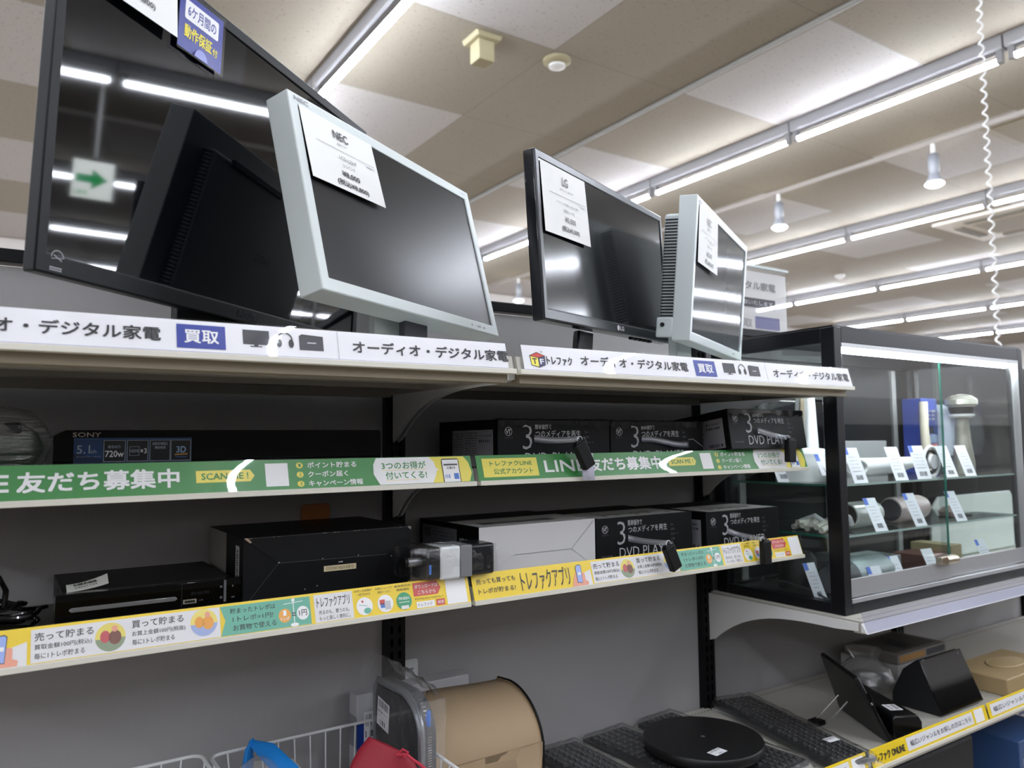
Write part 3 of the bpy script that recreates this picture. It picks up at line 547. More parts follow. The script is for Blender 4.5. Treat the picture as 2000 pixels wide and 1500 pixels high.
MB().lathe([(.10, 0), (.10, .008), (.02, .014)], (q.x+.01, q.y+.03, 1.484), mat('b4bcbc', .5), 32).build('stand_base', r)
mb = MB(); ik = m.ink(mb); ik.t('NEC', .012, .038, .275, .281, GRY, bold=.03).r(.39, .42, .007, .011, GRY); mb.build('maker_badge', r)
card('white price card taped on the pale grey monitor at the right end', m, .0175, .158, .158, .115, [('NEC', .40, .60, .76, .88, .025), ('液晶モニター', .40, .62, .67, .71, 0), ('19インチ (1280x1024)', .3, .76, .47, .52, -.004), ('電源コード付', .43, .66, .36, .41, -.004), ('¥5,000', .42, .66, .20, .29, .03), ('(税込¥5,500)', .33, .76, .05, .15, .025)], lift=.003)
one(MB().box(-.052, -.047, .003, .008, 1.682, 1.99, mat('4a4b50', .4)), 'antenna_rod', 'thin dark rod tip showing behind the white monitor', 'rod')
# acrylic sign board on top of the shelving
t = thing('sign_board', (1.13, .012, 1.682), 'white acrylic sign board standing on the shelf top beside the grey monitor', 'sign')
MB().box(.97, 1.295, .004, .009, 1.683, 1.855, mat('dcdcda', .5)).build('printed_board', t, smooth=False)
mb = MB(); ik = Ink(mb, (.97, .0035, 1.683), (1, 0, 0), (0, 0, 1)); ik.t('デジタル家電', .07, .275, .118, .142, GRY, bold=.03).r(.05, .272, .066, .093, DGRY).t('高価買取いたします', .06, .26, .073, .086, LGRY).r(.18, .29, .004, .040, mat('6b6d9c', .5)).t('買取', .09, .165, .006, .03, GRY); mb.build('print', t)
MB().box(.965, 1.30, -.004, -.001, 1.683, 1.875, COVER).build('acrylic_front', t, smooth=False)
MB().box(.965, 1.30, -.004, .022, 1.866, 1.872, mat('c5d0cf', .25)).build('acrylic_top', t, smooth=False)

# ------------------------------------------------------------------ goods on the two narrow shelves
CARD = mat('08090a', .5, spec=.22, bump=('ribs', 60, .06), name='black_carton'); PRW = mat('c9c9cb', .5); PRG = mat('55565a', .5)
def disc_box(lab, x0, x1, y0, z0, h, depth, pitch=0, flip=False, top='carton', crush=False):
    """carton of a disc player; the printed front faces the aisle"""
    w = x1-x0; M = Matrix.Translation((x0, y0, z0)) @ Matrix.Rotation(math.radians(pitch), 4, 'X')
    t = thing('disc_player_box', (x0+w/2, y0+depth/2, z0), lab, 'carton', 'black disc player cartons')
    mb = MB()
    mb.box(0, w, 0, depth, 0, h, CARD, M)
    U = M.to_3x3() @ V((1, 0, 0)); Z = M.to_3x3() @ V((0, 0, 1)); Y = M.to_3x3() @ V((0, 1, 0))
    if top == 'white':
        it = Ink(mb, M @ V((0, 0, h)), U, Y); it.poly([(.012, .003), (w-.012, .003), (w-.012, depth*.55), (.012, depth*.55)], mat('b9b9b6', .5), 0)
        for k in range(5): it.disc(.05+k*.045, .03+.012*(k % 2), .006, DGRY, 1, ry=.006)
        it.t('DVD PLAYER', .05, .2, .045, .065, DGRY)
    mb.build('carton', t, bevel=.0012)
    mb = MB(); ik = Ink(mb, M @ V((0, 0, 0)), U, Z)
    if not flip:
        c = (.086*w, .76*h)
        ik.ring(c[0], c[1], .0072, .0080, PRW).t('V', c[0]-.0062, c[0]+.001, c[1]-.0045, c[1]+.0042, PRW, 3, .01).t('T', c[0]-.0008, c[0]+.0055, c[1]-.0048, c[1]+.0042, PRW, 3, .01).t('VERTEX STYLE', c[0]-.0095, c[0]+.0095, c[1]-.0125, c[1]-.0108, PRG)
        ik.t('3', .205*w, .285*w, .40*h, .91*h, mat('a9a9ab', .4), 3, -.012).t('簡単操作で', .31*w, .455*w, .80*h, .93*h, PRW, 3, 0).t('つのメディアを再生', .315*w, .72*w, .64*h, .785*h, PRW, 3, 0)
        ik.t('DVD PLAYER', .225*w, .79*w, .11*h, .33*h, PRW, 3, -.012).t('DVD-V305BK', .05*w, .16*w, .155*h, .195*h, PRG)
        for k, s in enumerate(('for', 'DVD', 'SDカード', 'USB')): ik.t(s, .76*w, (.79, .80, .84, .80)[k]*w, (.72-.11*k)*h, (.77-.11*k)*h, PRG)
        mb.build('front_print', t)
    if crush:
        mb = MB(); random.seed(int(x0*1000)); n = 26
        vs = []
        for k in range(n+1):
            q = k/n; d = .5+.5*math.sin(q*9+random.random()); vs += [M @ V((q*w, -.0012-.003*d*random.random(), h*.985)), M @ V((q*w, -.0008, h*(.90-.10*d*random.random()))), M @ V((q*w, .012, h+.0008+.002*random.random()))]
        fs = []
        for k in range(n): fs += [(3*k, 3*k+3, 3*k+4, 3*k+1), (3*k+2, 3*k+5, 3*k+3, 3*k)]
        mb.add(vs, fs, mat('1b1c1f', .18, coat=.5)); mb.build('crumpled_edge', t, sharp=20)
    # white spec sheet printed on the left side
    mb = MB(); ik = Ink(mb, M @ V((0, depth, 0)), -Y, Z)
    L = mat('8e8d92', .5); ik.r(.25*depth, .93*depth, .06*h, .80*h, L, 0)
    for k in range(11): ik.bars(.27*depth, .45*depth, (.72-.055*k)*h, (.74-.055*k)*h, DGRY, 1, 4).bars(.48*depth, .68*depth, (.73-.052*k)*h, (.75-.052*k)*h, DGRY, 1, 5)
    ik.bars(.72*depth, .86*depth, .1*h, .18*h, INK, 1, 12).bars(.71*depth, .9*depth, .55*h, .60*h, INK, 1, 6).bars(.71*depth, .9*depth, .66*h, .70*h, DGRY, 1, 7).disc(.89*depth, .14*h, .003, INK, 1)
    ik.ring(.10*depth, .74*h, .0055, .0062, PRG)
    mb.build('side_label', t)
    return t, M, w, h
disc_box('black disc player carton, leftmost on the green strip shelf', .069, .331, -.29, 1.3145, .0915, .22, crush=True)
disc_box('black disc player carton with crushed top, middle one on the green strip shelf', .338, .602, -.285, 1.3145, .0905, .22, crush=True)
disc_box('black disc player carton at the right end of the green strip shelf, tipped forward', .632, .892, -.338, 1.3445, .088, .22, pitch=-7.4, crush=True)
disc_box('black disc player carton next to the white carton end on the lower shelf', .329, .603, -.245, 1.1155, .0925, .225, top='white')
disc_box('black disc player carton at the right end of the lower shelf', .632, .880, -.26, 1.1155, .0895, .225, top='white')
# carton stood with its white bottom flaps to the front
x0, x1, y0, d, z0, h = .052, .322, -.25, .235, 1.1155, .0955
t = thing('disc_player_box', ((x0+x1)/2, y0+d/2, z0), 'disc player carton showing its white folded end, behind the wrapped camcorder', 'carton', 'black disc player cartons')
mb = MB().box(x0, x1, y0, y0+d, z0, z0+h, CARD); ik = Ink(mb, (x0, y0+d, z0+h), (0, -1, 0), (1, 0, 0), (0, 0, 1)); ik.r(.46*d, d*.995, .004, x1-x0-.002, mat('c4c4c2', .5), 0).t('DVD PLAYER', .72*d, .86*d, .03, .2, DGRY); mb.build('carton', t, bevel=.0012)
mb = MB(); ik = Ink(mb, (x0, y0, z0), (1, 0, 0), (0, 0, 1)); w = x1-x0; WF = mat('cfcecf', .5); a, b = (.075, .43*h), (w-.06, .43*h)
for k, (pts) in enumerate((((0, 0), (w, 0), b, a), ((w, 0), (w, h), b), ((w, h), (0, h), a, b), ((0, h), (0, 0), a))): 
    n = len(pts); cx = sum(p[0] for p in pts)/n; cy = sum(p[1] for p in pts)/n
    ik.mb.add([ik.p(px, py, 2+(5 if (px, py) in (a, b) else 0)*(1 if k % 2 else .4)) for px, py in pts], [tuple(range(n))], WF)
ik.line(a[0], a[1], b[0], b[1], .0009, GRY, 9).line(w, h, b[0], b[1], .0008, GRY, 9).line(w, 0, b[0], b[1], .0006, LGRY, 9).line(0, 0, a[0], a[1], .0006, LGRY, 9); mb.build('folded_flaps', t, smooth=False)
mb = MB(); ik = Ink(mb, (x0, y0+d, z0), (0, -1, 0), (0, 0, 1), (-1, 0, 0)); ik.r(.06*d, .66*d, .2*h, .9*h, mat('7b7b7f', .5), 0).bars(.1*d, .22*d, .66*h, .85*h, INK, 1, 12).t('PLAYER', .93*d, .7*d, .74*h, .6*h, PRW, 1).t('DVD', .92*d, .8*d, .42*h, .3*h, PRW, 1)
for k in range(6): ik.bars(.25*d, .62*d, (.78-.07*k)*h, (.8-.07*k)*h, DGRY, 1, 9)
mb.build('side_label', t)
# security tags hung on clear straps
STRAP = film('clear_strap', tint=(.75, .8, .92), gloss=.14, rough=.2, haze=.2)
def sectag(lab, box_x, box_y, z, tx, ty, tz, ang, lean=0, strap_w=.0135):
    t = thing('security_tag', (tx, ty, tz), lab, 'security tag', 'black security tags on clear straps')
    n = 14; vs = []
    for k in range(n+1):
        q = k/n; x = box_x+(tx-.006-box_x)*q; y = box_y-.001+(ty+.004-box_y)*q**1.6; zz = z+(tz+.027-z)*q**1.4-.003*math.sin(PI*q)
        vs += [V((x, y, zz-strap_w/2*(1-.25*q))), V((x, y, zz+strap_w/2*(1-.25*q)))]
    MB().add(vs, [(2*k, 2*k+2, 2*k+3, 2*k+1) for k in range(n)], STRAP).build('strap', t, thick=.0008)
    mb = MB(); mb.tube([(tx-.006+.006*math.cos(a), ty+.002, tz+.026+.006*math.sin(a)) for a in [2*PI*k/14 for k in range(14)]], .0011, mat('c8ced2', .2), 6, closed=True); mb.build('ring', t)
    mb = MB(); mb.tube([(tx-.004, ty+.002, tz+.029), (tx+.002, ty-.001, tz+.03), (tx+.006, ty-.002, tz+.022), (tx+.004, ty-.002, tz+.014)], .0008, CHROME, 6); mb.build('wire_loop', t)
    M = Matrix.Translation((tx, ty, tz)) @ Matrix.Rotation(math.radians(lean), 4, 'X') @ Matrix.Rotation(math.radians(ang), 4, 'Y') @ Matrix.Diagonal((1.25, 1.2, 1.12, 1))
    MB().box(-.0105, .0105, -.006, .006, -.025, .021, mat('050506', .5, spec=.3), M).build('tag_body', t, bevel=.0028, seg=3)
    MB().box(-.0065, .0065, -.0045, .0045, .019, .0235, mat('0a0a0b', .4), M).build('tag_head', t, bevel=.001)
sectag('black security tag tilted over the LINE lettering of the green strip', .148, -.2905, 1.371, .214, -.352, 1.342, -28)
sectag('black security tag hanging at the right end of the green strip', .718, -.338, 1.385, .806, -.355, 1.341, 2)
sectag('black security tag tilted over the white panel of the yellow strip', .413, -.246, 1.165, .448, -.335, 1.134, -25)
sectag('black security tag hanging near the right end of the yellow strip', .700, -.261, 1.160, .738, -.332, 1.119, 0)
t = thing('security_strap', (.43, -.29, 1.365), 'clear strap with thin wire on the middle carton of the green strip shelf', 'strap')
vs = []
for k in range(13): q = k/12; vs += [V((.42+.12*q, -.287-.014*q**2, 1.362-.012*q+.002*math.sin(q*6))), V((.42+.12*q, -.287-.014*q**2, 1.374-.013*q+.002*math.sin(q*6)))]
MB().add(vs, [(2*k, 2*k+2, 2*k+3, 2*k+1) for k in range(12)], STRAP).build('band', t, thick=.0008)
MB().tube([(.54, -.30, 1.366), (.552, -.303, 1.367), (.575, -.303, 1.354), (.595, -.303, 1.343)], .0009, CHROME, 6).build('wire', t)
mb = MB(); mb.add([(.213, -.346, 1.343), (.240, -.347, 1.343), (.243, -.349, 1.294), (.215, -.349, 1.294)], [(0, 1, 2, 3)], mat('c6c6d8', .5)); one(mb, 'blank_card', 'small blank white card hanging below the tilted tag on the green strip', 'card', thick=.0005)

# boxed home theatre with glossy black front, left bay
t = thing('home_theatre_box', (-.36, -.1, 1.325), 'wide glossy black boxed home theatre system behind the green strip, left bay', 'boxed audio system')
MB().prism([(-.612, 1.3145), (-.118, 1.3145), (-.116, 1.318), (-.117, 1.386), (-.120, 1.3885), (-.596, 1.3885), (-.602, 1.386), (-.612, 1.380)], -.2, -.02, GLOSSBLK, 'y').build('cabinet', t, bevel=.001)
mb = MB(); ik = Ink(mb, (-.6, -.2, 1.326), (1, 0, 0), (0, 0, 1)); DB = mat('0b2a4d', .3); sl = mat('a4b0bd', .4)
ik.t('SONY', .012, .0475, .0525, .0590, mat('c8bfb0', .4), 3, .01).r(.0135, .171, .012, .0505, DB, 0).poly([(.0135, .03), (.05, .02), (.05, .0485), (.0135, .0485)], mat('123f74', .3), 1).r(.0135, .171, .0485, .051, mat('1f4f86', .3), 1)
ik.t('5.1', .0175, .034, .029, .0405, sl).t('ch', .035, .042, .029, .0345, sl).t('ホームシアターシステム', .0175, .048, .0235, .0255, sl)
for k, u in enumerate((.052, .0825, .113, .142)):
    ik.r(u-.0008, u+.0278, .0165, .0478, sl, 1).r(u, u+.027, .0173, .047, mat('0b0f15', .3), 2)
ik.t('総合出力', .057, .073, .036, .0405, sl).t('720w', .0535, .0775, .0235, .0325, WHT, 3, .02).r(.085, .098, .025, .0385, sl, 3).r(.0855, .0975, .0255, .038, mat('0b0f15', .3), 4).t('HDMI', .0862, .0968, .0295, .034, sl, 5).t('×3', .0995, .108, .028, .0355, WHT, 3)
ik.t('自動音場補正', .116, .137, .040, .0445, sl).t('機能搭載', .119, .134, .0345, .0385, sl).r(.116, .121, .0205, .026, sl).r(.132, .137, .0205, .026, sl).r(.1235, .1295, .0215, .0235, sl).t('3D', .1495, .1625, .0285, .038, mat('9ab8d8', .4), 3, .03).line(.147, .0255, .165, .0265, .0022, mat('b98a3c', .4), 3).line(.148, .022, .164, .022, .0012, mat('3b6aa0', .4), 3)
mb.build('printed_label', t)
# film-wrapped device at the left edge
t = thing('wrapped_device', (-.68, -.25, 1.325), 'dark device swathed in clear stretch film at the left edge of the green strip shelf', 'wrapped device')
random.seed(3)
mb = MB().lathe([(.004, .004), (.045, .008), (.062, .03), (.070, .048), (.062, .068), (.045, .082), (.004, .088)], (-.698, -.25, 1.3155), mat('3a463b', .5), 28, sx=1.06, sy=.8); mb.build('device_body', t)
MB().box(-.74, -.652, -.306, -.262, 1.382, 1.396, mat('0c0d0f', .3)).build('device_slot', t, bevel=.003)
mb = MB().lathe([(.006, -.002), (.05, .003), (.074, .03), (.0815, .056), (.073, .076), (.058, .094), (.03, .10), (.004, .097)], (-.697, -.252, 1.3175), film('stretch_film', gloss=.12, rough=.10, bump=1.0, scale=16, stretch=(.5, .5, 9)), 60, sx=1.0, sy=.8); mb.v = [v+V((random.uniform(-.0015, .0015), random.uniform(-.001, .001), random.uniform(-.0015, .0015))) for v in mb.v]; mb.build('stretch_film', t, sharp=80)
# black cables coiled at the far left of the yellow strip shelf
t = thing('coiled_cable', (-.66, -.17, 1.115), 'black coiled cables at the left end beside the disc player', 'cable')
for j, (cx, cy, r0, z) in enumerate(((-.665, -.165, .042, 1.1205), (-.668, -.16, .036, 1.129), (-.66, -.17, .046, 1.138), (-.672, -.155, .033, 1.146))):
    MB().tube([(cx+(r0+.004*math.sin(5*a))*math.cos(a), cy+.75*r0*math.sin(a), z+.003*math.sin(3*a+j)) for a in [2*PI*k/40 for k in range(40)]], .0033, GLOSSBLK, 8, closed=True).build('cable_loop', t)
MB().tube([(-.69, -.13, 1.133), (-.685, -.13, 1.17), (-.668, -.14, 1.182), (-.660, -.15, 1.165), (-.662, -.16, 1.138)], .0038, GLOSSBLK, 8).build('cable_arch', t)
# disc player unit
t = thing('disc_player', (-.48, -.11, 1.125), 'slim black disc player with silver tray strip and barcode sticker', 'disc player')
MB().box(-.594, -.366, -.205, .0, 1.117, 1.1605, mat('111113', .45)).build('casing', t, bevel=.001)
MB().prism([(-.603, 1.1155), (-.358, 1.1155), (-.356, 1.118), (-.356, 1.160), (-.358, 1.1625), (-.603, 1.1625), (-.605, 1.160), (-.605, 1.128)], -.222, -.203, mat('070708', .1), 'y').build('front_panel', t, bevel=.0012)
mb = MB(); mb.prism([(-.588, 1.1408), (-.585, 1.1378), (-.452, 1.1378), (-.449, 1.1408), (-.452, 1.1438), (-.585, 1.1438)], -.2245, -.221, mat('a9a9ac', .25, metal=.7), 'y'); mb.build('tray_strip', t, bevel=.0006)
MB().box(-.4435, -.4425, -.2232, -.222, 1.128, 1.161, mat('222326', .3)).build('panel_seam', t, smooth=False)
mb = MB(); mb.box(-.441, -.4225, -.2235, -.2215, 1.1315, 1.1375, mat('b9b4a4', .3, metal=.5)); mb.box(-.439, -.4245, -.2238, -.2225, 1.1328, 1.1362, mat('1a1713', .5)); mb.build('usb_port', t)
MB().box(-.3835, -.380, -.2235, -.2215, 1.1285, 1.1605, mat('8b8c90', .3, metal=.6)).build('silver_bar', t)
mb = MB(); ik = Ink(mb, (-.6, -.222, 1.1255), (1, 0, 0), (0, 0, 1)); ik.t('USB', .181, .187, .0085, .0105, PRG).r(.211, .2145, .024, .0275, PRG).r(.211, .2145, .008, .0115, PRG).r(.2285, .231, .024, .0265, PRG).r(.228, .2325, .0075, .0095, PRG).t('- 88:88:88 -', .165, .20, .0175, .0225, mat('1d1e20', .3)); mb.build('panel_marks', t)
mb = MB(); vs = []
for k in range(7): q = k/6; vs += [V((-.589+.053*q, -.198+.010*q, 1.1614+.006*q*q)), V((-.589+.053*q, -.178+.010*q, 1.1690+.010*q*q))]
mb.add(vs, [(2*k, 2*k+2, 2*k+3, 2*k+1) for k in range(6)], mat('d9dad2', .5))
ik = Ink(mb, (-.589, -.1985, 1.1615), (.975, .18, .11), (-.17, .92, .35)); ik.bars(.012, .042, .011, .017, INK, 2, 16).bars(.012, .042, .005, .007, INK, 2, 8); mb.build('barcode_sticker', t, sharp=60)
for k in range(4):
    for j in range(2): MB().box(-.5945, -.5938, -.16+.02*k, -.152+.02*k, 1.143+.007*j, 1.1455+.007*j, mat('000000', .9)).build('side_vent', t, smooth=False)
# big black carton with worn corners, its folded end to the front
x0, x1, y0, y1, z0, z1 = -.3565, -.0735, -.228, -.004, 1.1155, 1.2215
t = thing('black_carton', ((x0+x1)/2, -.11, z0), 'large worn black carton with crossed end flaps beside the disc player', 'carton')
BC = mat('0d0e10', .42, spec=.3, bump=('noise', 120, .05), name='worn_black_carton')
MB().box(x0, x1, y0, y1, z0, z1, BC).build('carton', t, bevel=.0012)
mb = MB(); ik = Ink(mb, (x0, y0, z0), (1, 0, 0), (0, 0, 1)); w = x1-x0; h = z1-z0; a, b = (.053, .60*h), (w-.046, .58*h)
for k, pts in enumerate((((0, 0), (w, 0), b, a), ((w, 0), (w, h), b), ((w, h), (0, h), a, b), ((0, h), (0, 0), a))):
    ik.mb.add([ik.p(px, py, 1+(9 if (px, py) in (a, b) else 0)*(1 if k in (0, 2) else .5)) for px, py in pts], [tuple(range(len(pts)))], BC)
mb.build('folded_flaps', t, smooth=False)
mb = MB(); ik = Ink(mb, (x0, y0-.0006, z0), (1, 0, 0), (0, 0, 1)); sc = mat('8d8a84', .7)
ik.line(0, h, a[0], a[1], .0008, BLK, 8).line(a[0], a[1], b[0], b[1], .0007, mat('4a4b4d', .6), 8).line(w, 0, b[0], b[1], .0010, BLK, 8).line(0, 0, a[0], a[1], .0006, mat('4a4b4d', .6), 8).line(0, h-.001, w, h-.001, .0007, mat('4a4b4d', .6), 8)
random.seed(11)
for k in range(26): u = random.random()*w; ik.r(u, u+.002+.003*random.random(), h-.0014, h-.0004, sc, 9) if k < 15 else ik.r(u, u+.002+.004*random.random(), .0005, .0016, sc, 9)
ik.poly([(.0, h), (.006, h), (.012, h-.007), (.009, h-.008), (.003, h-.003)], mat('b59c88', .7), 10).poly([(w, h), (w-.007, h), (w-.004, h-.004), (w, h-.006)], sc, 10).poly([(w, 0), (w-.003, .001), (w-.002, .006), (w, .005)], sc, 10).poly([(a[0]-.001, a[1]), (a[0]+.003, a[1]+.001), (a[0]+.001, a[1]+.002)], PRW, 10)
for u, v in ((.124, .6), (.185, .60), (.245, .54), (.095, .17), (.115, .2)): ik.r(u, u+.002, v*h, v*h+.0018, sc, 10)
mb.build('scuffs', t, smooth=False)
mb = MB(); ik = Ink(mb, (x0, y0-.0006, z0), (1, 0, 0), (0, 0, 1)); ik.r(.127, .1825, .405*h, .49*h, mat('d9c9a2', .5), 9).t('SD-BDR1NTBX L000323523', .178, .131, .47*h, .425*h, mat('5a4c34', .5), 10, 0).r(.152, .154, .525*h, .54*h, PRW, 9).r(.155, .159, .525*h, .54*h, PRW, 9); mb.build('sticker', t, smooth=False)
mb = MB(); ik = Ink(mb, (x0, y1, z0), (0, -1, 0), (0, 0, 1), (-1, 0, 0)); D = y1-y0; ik.r(0, .53*D, 0, h*.985, mat('8e8b84', .45), 0).r(.80*D, .90*D, .28*h, .86*h, mat('b5b6b4', .5), 1)
for k in range(14): ik.r(.825*D, .875*D, (.33+.034*k)*h, (.345+.034*k+(.008 if k % 3 else 0))*h, INK, 2)
mb.build('side_print', t, smooth=False)
# orange tag behind
one(MB().prism([(-.19, 1.116), (-.135, 1.116), (-.135, 1.245), (-.14, 1.25), (-.185, 1.25), (-.19, 1.245)], -.0025, .0045, mat('b06a2c', .5), 'y'), 'orange_tag', 'orange rounded tag standing against the panel behind the worn black carton', 'tag', bevel=.001)
# wrapped camcorder-like device
t = thing('camcorder', (-.03, -.29, 1.14), 'film-wrapped silver and black camcorder lying across the gap in the yellow strips', 'camcorder')
G = Matrix.Translation((0, 0, 0))
MB().box(-.087, .043, -.318, -.258, 1.1405, 1.1925, mat('1a1b1e', .3)).build('body', t, bevel=.005, seg=3)
MB().box(-.064, -.026, -.3205, -.256, 1.1395, 1.1935, mat('d4d7d8', .35, metal=.15)).build('silver_band', t, bevel=.004, seg=3)
MB().box(-.026, -.003, -.3200, -.257, 1.140, 1.193, mat('77787c', .4)).build('grey_band', t, bevel=.002)
mb = MB().cyl((-.087, -.292, 1.169), (-.112, -.292, 1.169), .0075, mat('9b9ca0', .25, metal=.7), 20); mb.build('lens_barrel', t)
MB().cyl((-.112, -.292, 1.169), (-.118, -.292, 1.169), .009, BLK, 20).build('lens_ring', t)
MB().box(-.084, -.080, -.3192, -.300, 1.150, 1.166, BLUE).build('indicator', t, bevel=.001)
WR = film('crinkled_wrap', gloss=.04, rough=.10, bump=1.0, scale=26)
mb = MB(); nx, n = 20, 20; random.seed(5); vs = []
for i in range(nx+1):
    q = i/nx; x = -.118+.166*q; sc = .9+.1*math.sin(PI*min(1, q*1.6))
    for j in range(n):
        a = 2*PI*j/n; cy = abs(math.cos(a))**.35*math.copysign(1, math.cos(a)); cz = abs(math.sin(a))**.35*math.copysign(1, math.sin(a))
        vs.append((x, -.288+cy*.034*sc+random.uniform(-.0008, .0008), 1.1667+cz*.0272*sc+random.uniform(-.0008, .0008)+(.006*(1-q)**2 if cz > 0 else 0)))
fs = [(i*n+j, i*n+(j+1) % n, (i+1)*n+(j+1) % n, (i+1)*n+j) for i in range(nx) for j in range(n)]+[tuple(range(n)), tuple(range(nx*n, nx*n+n))]
mb.add(vs, fs, WR); mb.build('wrap', t, sharp=60)

# ------------------------------------------------------------------ glass display case
X0, X1, Y0, Y1, Z0, Z1 = .93, 1.862, -.393, -.02, .965, 1.625
t = thing('display_case', ((X0+X1)/2, (Y0+Y1)/2, Z0), 'black-framed glass display case with lit strip, holding hair dryers', 'display case')
F = .036
for x, y, lab in ((X0, Y0, 0), (X1-.028, Y0, 1), (X0, Y1-F, 2), (X1-.028, Y1-F, 3)): MB().box(x, x+.028, y, y+F, Z0, Z1, CASEBLK).build('frame_post', t, bevel=.0015)
for z0, z1, nm in ((Z0, Z0+.024, 'bottom_rail'), (Z1-.036, Z1, 'top_rail')):
    for y in (Y0, Y1-F): MB().box(X0+.028, X1-.028, y, y+F, z0, z1, CASEBLK).build(nm, t, bevel=.001)
    for x in (X0, X1-.028): MB().box(x, x+.028, Y0+F, Y1-F, z0, z1, CASEBLK).build(nm, t, bevel=.001)
MB().box(X0+.028, X1-.028, Y0+.008, Y1-.006, Z0+.006, Z0+.016, mat('18191c', .3)).build('floor_board', t, smooth=False)
MB().box(X0+.002, X1-.002, Y0+.004, Y1-.004, Z1, Z1+.004, CASEBLK).build('top_board', t, smooth=False)
MB().box(X0+.028, X1-.028, Y1-.012, Y1-.006, Z0+.02, Z1-.03, mat('15181b', .3, spec=.3, name='dark_glossy_back')).build('back_pane', t, smooth=False)
MB().box(X0+.010, X0+.014, Y0+F-.004, Y1-F+.004, Z0+.02, Z1-.03, GLASS).build('side_pane', t, smooth=False)
MB().box(X1-.014, X1-.010, Y0+F-.004, Y1-F+.004, Z0+.02, Z1-.03, GLASS).build('side_pane', t, smooth=False)
for (xa, xb, y) in ((X0+.029, 1.40, Y0+.004), (1.384, X1-.029, Y0+.013)):
    d = MB().box(xa, xb, y, y+.004, Z0+.075, Z1-.042, GLASS).build('glass_door', t, smooth=False)
    xe = xb if xa < 1 else xa
    if xa < 1: MB().box(xe-.0012, xe+.0012, y-.0004, y+.0044, Z0+.04, Z1-.04, EDGE).build('polished_edge', d, smooth=False)
    MB().prism([(y-.002, Z0+.037), (y+.006, Z0+.037), (y+.006, Z0+.075), (y+.003, Z0+.078), (y-.002, Z0+.078)], xa, xb, ALU, 'x').build('aluminium_shoe', d, bevel=.0006)
MB().prism([(Y0-.001, Z0+.024), (Y0+.022, Z0+.024), (Y0+.022, Z0+.034), (Y0-.001, Z0+.034)], X0+.028, X1-.028, ALU, 'x').build('lower_track', t, bevel=.0008)
MB().box(X0+.028, X1-.028, Y0+.0, Y0+.024, Z1-.046, Z1-.036, ALU).build('upper_track', t, bevel=.0008)
MB().box(X1-.031, X1-.0285, Y0+.001, Y0+.02, Z0+.03, Z1-.04, ALU).build('side_channel', t, bevel=.0005)
STRIP = mat('f4fbff', .3, emit=CASE_POWER, name='lit_case_strip')
MB().cyl((X0+.03, Y0+.034, Z1-.048), (X1-.034, Y0+.034, Z1-.048), .008, STRIP, 10).build('light_strip', t)
for z, xr in ((1.252, X1-.03), (1.132, X1-.03)):
    g = MB().box(X0+.03, xr, Y0+.028, Y1-.014, z, z+.005, film('shelf_glass', tint=(.9, .95, .935), gloss=.03, rough=.0)).build('glass_shelf', t, smooth=False)
    MB().box(X0+.03, xr, Y0+.0265, Y0+.028, z, z+.005, mat('a9bfb8', .15)).build('front_edge', g, smooth=False)
    MB().box(X0+.0285, X0+.03, Y0+.028, Y1-.014, z, z+.005, EDGE).build('side_edge', g, smooth=False)
for x in (1.02, 1.41, 1.78): MB().box(x-.012, x+.012, Y1-.020, Y1-.012, Z0+.02, Z1-.04, ALU).build('shelf_standard', t, smooth=False)
mb = MB().box(1.325, 1.40, Y0-.016, Y0+.002, 1.043, 1.062, NICKEL); l = mb.build('lock', t, bevel=.002)
MB().cyl((1.345, Y0-.012, 1.052), (1.392, Y0-.014, 1.052), .011, NICKEL, 20).build('lock_cylinder', l)
S1, S2, S0 = 1.2572, 1.1372, .9812
TAGW = mat('e6e7ee', .5); TB = mat('4f76d8', .5)
def ptag(lab, x, y, z, w=.046, h=.09, lean=24, col=TB, rot=-6):
    M = Matrix.Translation((x, y, z)) @ Matrix.Rotation(math.radians(rot), 4, 'Z') @ Matrix.Rotation(math.radians(-lean), 4, 'X')
    mb = MB().box(0, w, 0, .0006, 0, h, TAGW, M); R = M.to_3x3(); ik = Ink(mb, M @ V((0, 0, 0)), R @ V((1, 0, 0)), R @ V((0, 0, 1)), R @ V((0, -1, 0)))
    if col: ik.r(0, .014, h-.018, h, col, 1)
    for k in range(5): ik.bars(.008, w-.012, h*(.72-.1*k), h*(.74-.1*k), GRY, 1, 8)
    ik.bars(.014, w-.012, .008, .02, DGRY, 1, 9)
    return one(mb, 'price_tag', lab, 'price tag', 'price tags in the glass case', smooth=False)
for x, lab in ((1.035, 'leftmost on the upper glass shelf'), (1.213, 'second from the left on the upper glass shelf'), (1.315, 'third from the left, beside the ring nozzle, upper glass shelf'), (1.46, 'just right of the door edge on the upper glass shelf'), (1.56, 'rightmost on the upper glass shelf')):
    ptag('white price tag, '+lab, x, -.362, S1, w=.05 if x < 1.3 or x > 1.4 else .058, lean=20 if x != 1.315 else 16, col=TB if x in (1.035, 1.315) else None)
ptag('white price tag in front of the silver dryer barrel', 1.115, -.362, S2, h=.086); ptag('white price tag in front of the pink dryer barrel', 1.295, -.362, S2, h=.09); ptag('white price tag at the right on the middle glass shelf', 1.50, -.362, S2, h=.086)
